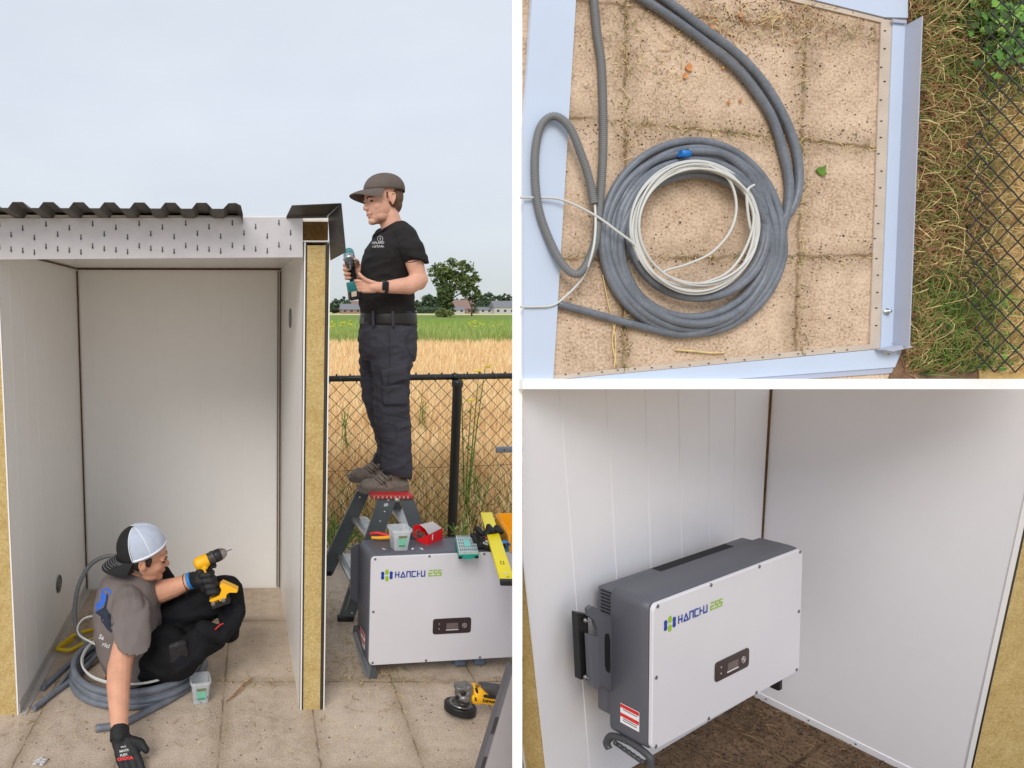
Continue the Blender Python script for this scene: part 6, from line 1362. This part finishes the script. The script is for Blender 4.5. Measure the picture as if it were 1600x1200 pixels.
def hand_grip(mb, w_, r=1.):
    c_ = g0.lerp(g1, .5) - Vector((.018, 0, 0)); mb.cap_(w_, .028 * r, c_ + Vector((-.022, .0, 0)), .034 * r); mb.cap_(g0.lerp(g1, .2) + Vector((-.026, -.004, 0)), .022 * r, g0.lerp(g1, .8) + Vector((-.028, -.004, 0)), .024 * r)
    for i, f in enumerate((.18, .42, .66, .88)):
        q = g0.lerp(g1, f) + Vector((-.016, -.034, 0)); fing(mb, q, (1, .0, .08), (0, 0, 1), (.034, .030, .022), (0, 62, 62), .0125 * r)
    fing(mb, g0.lerp(g1, .1) + Vector((-.020, .026, .0)), (1, .2, .2), (0, 0, 1), (.036, .028), (0, -18), .0125 * r)
hand_grip(m, f_wr, .82)
sb = m.build('body', M_skin2, sit); remesh(sb, .0046, 2)
face_bits(sit, Ps, F2, U2, S2, sk)
m = MB(); m.ell(Ps(-.026, .03), .082 * sk, .080 * sk, .0800 * sk, F2, U2, S2, 20, 14); m.ell(Ps(-.062, -.020), .036 * sk, .050 * sk, .058 * sk, F2, U2, S2); 
for s in (-1, 1): m.cap_(Ps(.018, .03, s * .071), .013, Ps(.018, .002, s * .070), .007)
h_ = m.build('hair', mat('hair_dark', (48, 36, 30), .85, var=.2, vs=90, bump=.4, bs=500), sit); remesh(h_, .005, 2, .0012, 120)
M_mesh = mat('cap_white_mesh', (206, 216, 236), .8, var=.05, vs=40, bump=.9, bs=900); M_capb = mat('cap_black', (26, 26, 28), .8, bump=.2, bs=500)
cw, br_, inf = cap_hat(sit, Ps(-.014, .050), -F2, U2, sk, [M_capb, M_mesh], ru=.108, brim=.066, droop=.046, split=.42, tilt=-24, btilt=30)
rf, rs, ru, cF, cU, cS = inf; cC = Ps(-.014, .050)
def onc(th, ph, k=1.012): return cC + cF * rf * k * math.sin(R_(th)) ** .85 * math.cos(R_(ph)) + cS * rs * k * math.sin(R_(th)) ** .85 * math.sin(R_(ph)) + cU * ru * k * math.cos(R_(th))
m = MB()
for ph in (65, 110, 180, 250, 295): m.tube([onc(t, ph) for t in range(4, 97, 7)], .0030, 5)
m.tube([onc(92, ph, 1.01) for ph in range(68, 294, 9)], .006, 6); m.build('white_band', mat('cap_white_tape', (232, 236, 244), .7), cw)
m = MB(); q = [onc(78 + 20 * math.sin(R_(a)) * 1, 180 + 30 * math.cos(R_(a)), 1.016) for a in range(180, 541, 20)]; ctr = onc(72, 180, 1.02); m.add([ctr] + [onc(72 - 17 * math.sin(R_(a)), 180 + 24 * math.cos(R_(a)), 1.02) for a in range(0, 360, 24)], [(0, i, i % 15 + 1) for i in range(1, 16)]); m.build('strap_opening', MATS['hair_dark'], cw)
m = MB(); fB = Matrix.Rotation(R_(30), 3, cS) @ cF; uB = Matrix.Rotation(R_(30), 3, cS) @ cU
for k in range(6):
    v = .25 + k * .13; P = []
    for i in range(13):
        u = -1 + 2 * i / 12; ph = u * R_(60); ext = .066 * sk * (1 - abs(u) ** 3 * .75); P.append(cC + cF * rf * math.cos(ph) + cS * rs * math.sin(ph) - cU * .008 * sk + fB * ext * v + cS * (math.sin(ph) * .006 * sk * v) - uB * (.046 * sk * v * v + .022 * sk * u * u * v ** .5 + .004 * sk * v) + uB * .0014)
    m.tube(P, .0008, 4)
m.build('brim_stitching', mat('stitch_grey', (170, 172, 176), .6), br_)
# t-shirt
m = MB(); loft(m, rowsD([(882, 190, 222, .07, 3.09), (888, 180, 231, .12, 3.09), (897, 168, 238, .165, 3.09), (912, 157, 245, .185, 3.08), (935, 150, 249, .195, 3.07), (962, 148, 251, .19, 3.06), (990, 150, 252, .175, 3.05), (1015, 156, 254, .165, 3.04), (1040, 166, 251, .155, 3.03), (1056, 180, 245, .14, 3.03), (1062, 188, 241, .13, 3.03)]), 28, .9)
m.cap_(H(198, 930, 2.97), .066, H(203, 955, 2.87), .078); loft(m, [(H(203, 945, 2.87), Vector((.085, 0, .004)), Vector((0, .084, .02))), (H(204, 975, 2.80), Vector((.084, 0, -.02)), Vector((0, .084, .03))), (H(207, 1000, 2.765), Vector((.080, 0, -.026)), Vector((0, .082, .03)))])
m.cap_(H(232, 915, 3.16), .07, H(246, 924, 3.12), .066)
st = m.build('t_shirt', M_teeg, sit); remesh(st, .006, 3, .0058, 9.5, (1.2, .8, 1))
m = MB(); m.tube(catmull([H(196, 884, 2.99), H(208, 890, 2.965), H(222, 898, 2.98), H(234, 898, 3.04)], 5), .0045, 6); m.build('collar', M_teeg, st)
# back print
blue = mat('print_blue', (52, 104, 206), .7, var=.12, vs=60); navy = mat('print_navy', (34, 44, 62), .7, var=.15, vs=60)
decal('print', [[(149, 924), (154, 919), (160, 920), (163, 927), (167, 930), (166, 938), (161, 946), (154, 953), (148.8, 956)], [(159, 921), (166, 918.5), (172, 921), (174, 926), (171, 931), (170, 925), (166, 922)]], st, blue, st, .002, 2)
decal('print', [[(148.6, 957), (155, 953), (162, 949), (165, 940), (166, 930), (168, 926), (169, 932), (167.5, 942), (166, 950), (170, 957), (175, 963), (177.5, 972), (176, 978), (172, 980), (175.5, 986), (173, 989), (166, 982), (162, 976), (158, 971), (157, 963), (152, 960)]], st, navy, st, .0024, 2)
decal('lettering', txt_polys('Sa', 153.5, 997, 7, -22, .95, .2) + txt_polys('rici', 159, 1009, 7, -20, .95, .2), st, mat('print_white', (222, 222, 224), .6), st, .0024, 0)
# trousers
m = MB(); m.cap_(H(222, 1040, 3.03), .135, H(262, 1020, 2.98), .125); m.ell(H(215, 1052, 3.03), .15, .15, .05)
m.cap_(H(240, 1030, 3.0), .12, H(282, 1028, 2.87), .082); m.cap_(H(282, 1028, 2.87), .080, H(305, 1010, 2.90), .066); m.cap_(H(305, 1010, 2.90), .066, H(334, 998, 2.97), .050)
m.cap_(H(250, 985, 3.16), .115, H(300, 955, 3.14), .098); m.cap_(H(300, 955, 3.14), .098, H(350, 926, 3.12), .082); m.cap_(H(352, 926, 3.12), .080, H(362, 950, 3.08), .066); m.cap_(H(362, 950, 3.08), .062, H(358, 988, 3.06), .048); m.cap_(H(246, 905, 3.30), .078, H(262, 960, 3.2), .10); m.cap_(H(262, 1000, 3.1), .1, H(300, 985, 3.12), .07)
tb = m.build('trousers', M_trb, sit); remesh(tb, .006, 2, .012, 8, (1, 1, 1.6))
m = MB(); m.bbox(H(262, 1008, 2.775), H(290, 1002, 2.80) - H(262, 1008, 2.775), H(270, 1052, 2.79) - H(262, 1008, 2.775), DX * .03, .012, 3); kp = m.build('knee_pad', mat('pad_black', (34, 34, 37), .5, bump=.3, bs=60), tb); remesh(kp, .006, 2, .004, 20)
m = MB(); m.cap_(H(318, 985, 2.93), .044, H(345, 992, 2.93), .042); m.cap_(H(345, 992, 2.93), .042, H(368, 968, 2.98), .036); m.cap_(H(368, 968, 2.98), .036, H(374, 955, 3.0), .030); b = m.build('boot', M_trb, sit); remesh(b, .005, 2, .003, 30)
m = MB(); m.tube(catmull([H(336, 984, 2.88), H(343, 977, 2.88), H(349, 974, 2.89)], 4), .003, 5); m.build('red_tag', M_red, b)
# gloves
def glove(fn, w_, a_, lab, r=1.12):
    m = MB(); fn(m, w_); m.cap_(a_, .037, w_, .036); g_ = m.build('glove', M_glove, sit); remesh(g_, .0045, 1, .0016, 40); return g_
gl1 = glove(lambda mb, w_: hand_floor(mb, w_, r=1.12), s_wr, s_wr.lerp(s_el, .06), '')
m = MB(); dd = (s_el - s_wr).normalized()
for k in range(5): m.lathe(s_wr + dd * (-.016 + k * .009), dd, [(0, .0355), (.0045, .0385), (.009, .0355)], 18)
m.build('cuff', M_glove, gl1)
decal('lettering', txt_polys('OXXA', 183.5, 1189, 4.6, 8, 1.3, .35), gl1, mat('glove_red', (226, 52, 50), .6), gl1, .0018, 0)
decal('lettering', txt_polys('MAXX', 187, 1176, 3.6, 12, 1.0, .2) + txt_polys('FLEX', 188, 1182.5, 3.8, 12, 1.0, .2) + txt_polys('PRO', 189, 1169, 2.6, 12, 1.2, .1), gl1, M_print, gl1, .0018, 0)
gl2 = glove(lambda mb, w_: hand_grip(mb, w_, 1.12), f_wr, f_wr.lerp(f_el, .08), '')
m = MB(); dd = (f_el - f_wr).normalized()
for k in range(3): m.lathe(f_wr + dd * (.012 + k * .006), dd, [(0, .0375), (.003, .0405), (.006, .0375)], 18)
m.build('cuff', mat('cuff_blue', (44, 134, 204), .6), gl2)
m = MB(); w_ = f_wr.lerp(f_el, .22); m.lathe(w_, dd, [(0, .041), (.003, .042), (.003, .040)], 16); m.tube(catmull([w_ + Vector((.0, -.04, -.01)), w_ + Vector((.004, -.043, -.04)), w_ + Vector((.01, -.04, -.07))], 4), .0015, 5); m.build('wrist_cord', M_black, sit)
# yellow drill in the worker's hand
kd = thing('cordless_drill', 'yellow and black cordless drill held up by the seated worker', 'drill', tuple(g0)); e0, e1 = H(307, 882, 3.0), H(353, 862, 3.04); ea = (e1 - e0).normalized(); eu = Vector((0, -.1, 1)); eu = (eu - ea * eu.dot(ea)).normalized(); es = ea.cross(eu)
m = MB(); m.lathe(e0, ea, [(-.012, 0), (-.010, .018), (.0, .029), (.03, .031), (.058, .030), (.058, 0)], 22); m.cap_(e0 + ea * .03 - eu * .02, .02, g0 + Vector((0, 0, .005)), .020); hs_ = m.build('motor_housing', M_dy, kd); remesh(hs_, .004, 2)
m = MB()
for k in range(4): m.box(e0 + ea * (.004 + k * .008) - es * .033 + eu * (.0 - .01), ea * .004, es * .004, eu * .026)
m.bbox(e0 + ea * .030 - es * .0335 - eu * .006, ea * .022, es * .006, eu * .012, .002); m.build('vent', M_black, hs_)
m = MB(); m.lathe(e0, ea, [(.058, .0), (.058, .028), (.066, .030), (.072, .027), (.074, .031), (.086, .032), (.09, .030), (.09, 0)], 22); m.build('torque_collar', M_chuck, kd)
m = MB(); m.lathe(e0, ea, [(.09, .0), (.09, .029), (.098, .030), (.12, .029), (.124, .027), (.127, .0)], 22); ck = m.build('chuck', mat('chuck_dark', (44, 40, 42), .4, .2), kd)
m = MB(); m.lathe(e0, ea, [(.124, .027), (.133, .026), (.147, .018), (.153, .010), (.153, 0)], 20); m.lathe(e0, ea, [(.150, .003), (.178, .003), (.182, .001)], 8); m.build('chuck_jaw', mat('jaw_steel', (170, 164, 160), .3, .85), ck)
m = MB(); m.cap_(g0, .0185, g1, .0195); m.build('handle', M_black, kd); m = MB(); m.cap_(g0 + Vector((.004, -.022, .0)), .005, g1 + Vector((.0, -.022, .0)), .006); m.build('handle_stripe', M_dy, kd)
pf = H(345, 930, 2.955); 
def PF(x, y): return onp(x, y, pf, DX)
m = MB(); m.prism([PF(*p) for p in ((343, 915), (348, 911), (355, 914), (366, 919), (372, 922), (370, 926), (358, 926), (354, 929), (353, 935), (345, 939), (332, 943), (327, 939), (331, 936), (343, 930), (346, 922))], DX * .055); fo_ = m.build('foot', M_dy, kd)
m = MB(); m.prism([PF(*p) for p in ((328, 940), (356, 934), (360, 942), (332, 952))], DX * .075); m.build('battery', M_black, kd)
m = MB(); 
for (x, y, r) in ((333, 944, 3.4), (349, 938, 3.4)): m.lathe(PF(x, y) - DX * .0005, -DX, [(0, r * .003), (.002, r * .0028), (.002, 0)], 10)
m.build('foot_badge', mat('badge_grey', (120, 116, 108), .5), fo_)
text_mesh('lettering', 'XR', PF(336, 943) - DX * .0015, PF(346, 940) - PF(336, 943), (0, 0, 1), .013, M_black, fo_, bold=.0006)
# work glove lying on the left inverter
wg = thing('work_glove', 'black work glove with blue cuff lying on the inverter next to the level', 'glove', tuple(topp(760, 846)))
m = MB(); c = topp(764, 848, .03)
m.ell(c, .052, .05, .034); m.ell(c + Vector((.02, -.02, -.004)), .04, .035, .03); m.cap_(c + Vector((.01, 0, .0)), .03, c + Vector((.035, -.03, -.006)), .03)
for dx, dz, l, a in ((-.045, .012, .045, 150), (-.03, .034, .05, 125), (-.005, .045, .045, 80), (.022, .042, .05, 55)):
    q = c + Vector((dx * .7, .01, dz * .7)); d = Vector((math.cos(R_(a)), .25, math.sin(R_(a)) * .9)); m.cap_(q, .0165, q + d * l, .014); m.cap_(q + d * l, .014, q + d * l + Vector((.012, -.02, -.012)), .0125)
m.cap_(c + Vector((-.05, -.01, -.01)), .016, c + Vector((-.07, -.005, .02)), .013)
o = m.build('glove', M_glove, wg); remesh(o, .004, 1, .002, 40)
m = MB(); cc_ = c + Vector((.052, -.040, -.008)); ax_ = Vector((.25, -.85, -.42)).normalized(); m.lathe(cc_, ax_, [(-.012, .034), (.0, .037), (.006, .037), (.006, .033), (-.012, .030)], 22); m.build('cuff', MATS['cuff_blue'], wg)
decal('lettering', txt_polys('OXXA', 758, 841, 3.2, -18, 1.2, .25), o, MATS['glove_red'], o, .002, 0)
decal('lettering', txt_polys('MAX', 758, 846.5, 3.2, -18, 1.1, .2) + txt_polys('FLEX', 754, 849, 2.8, -22, 1.0, .2), o, M_print, o, .002, 0)
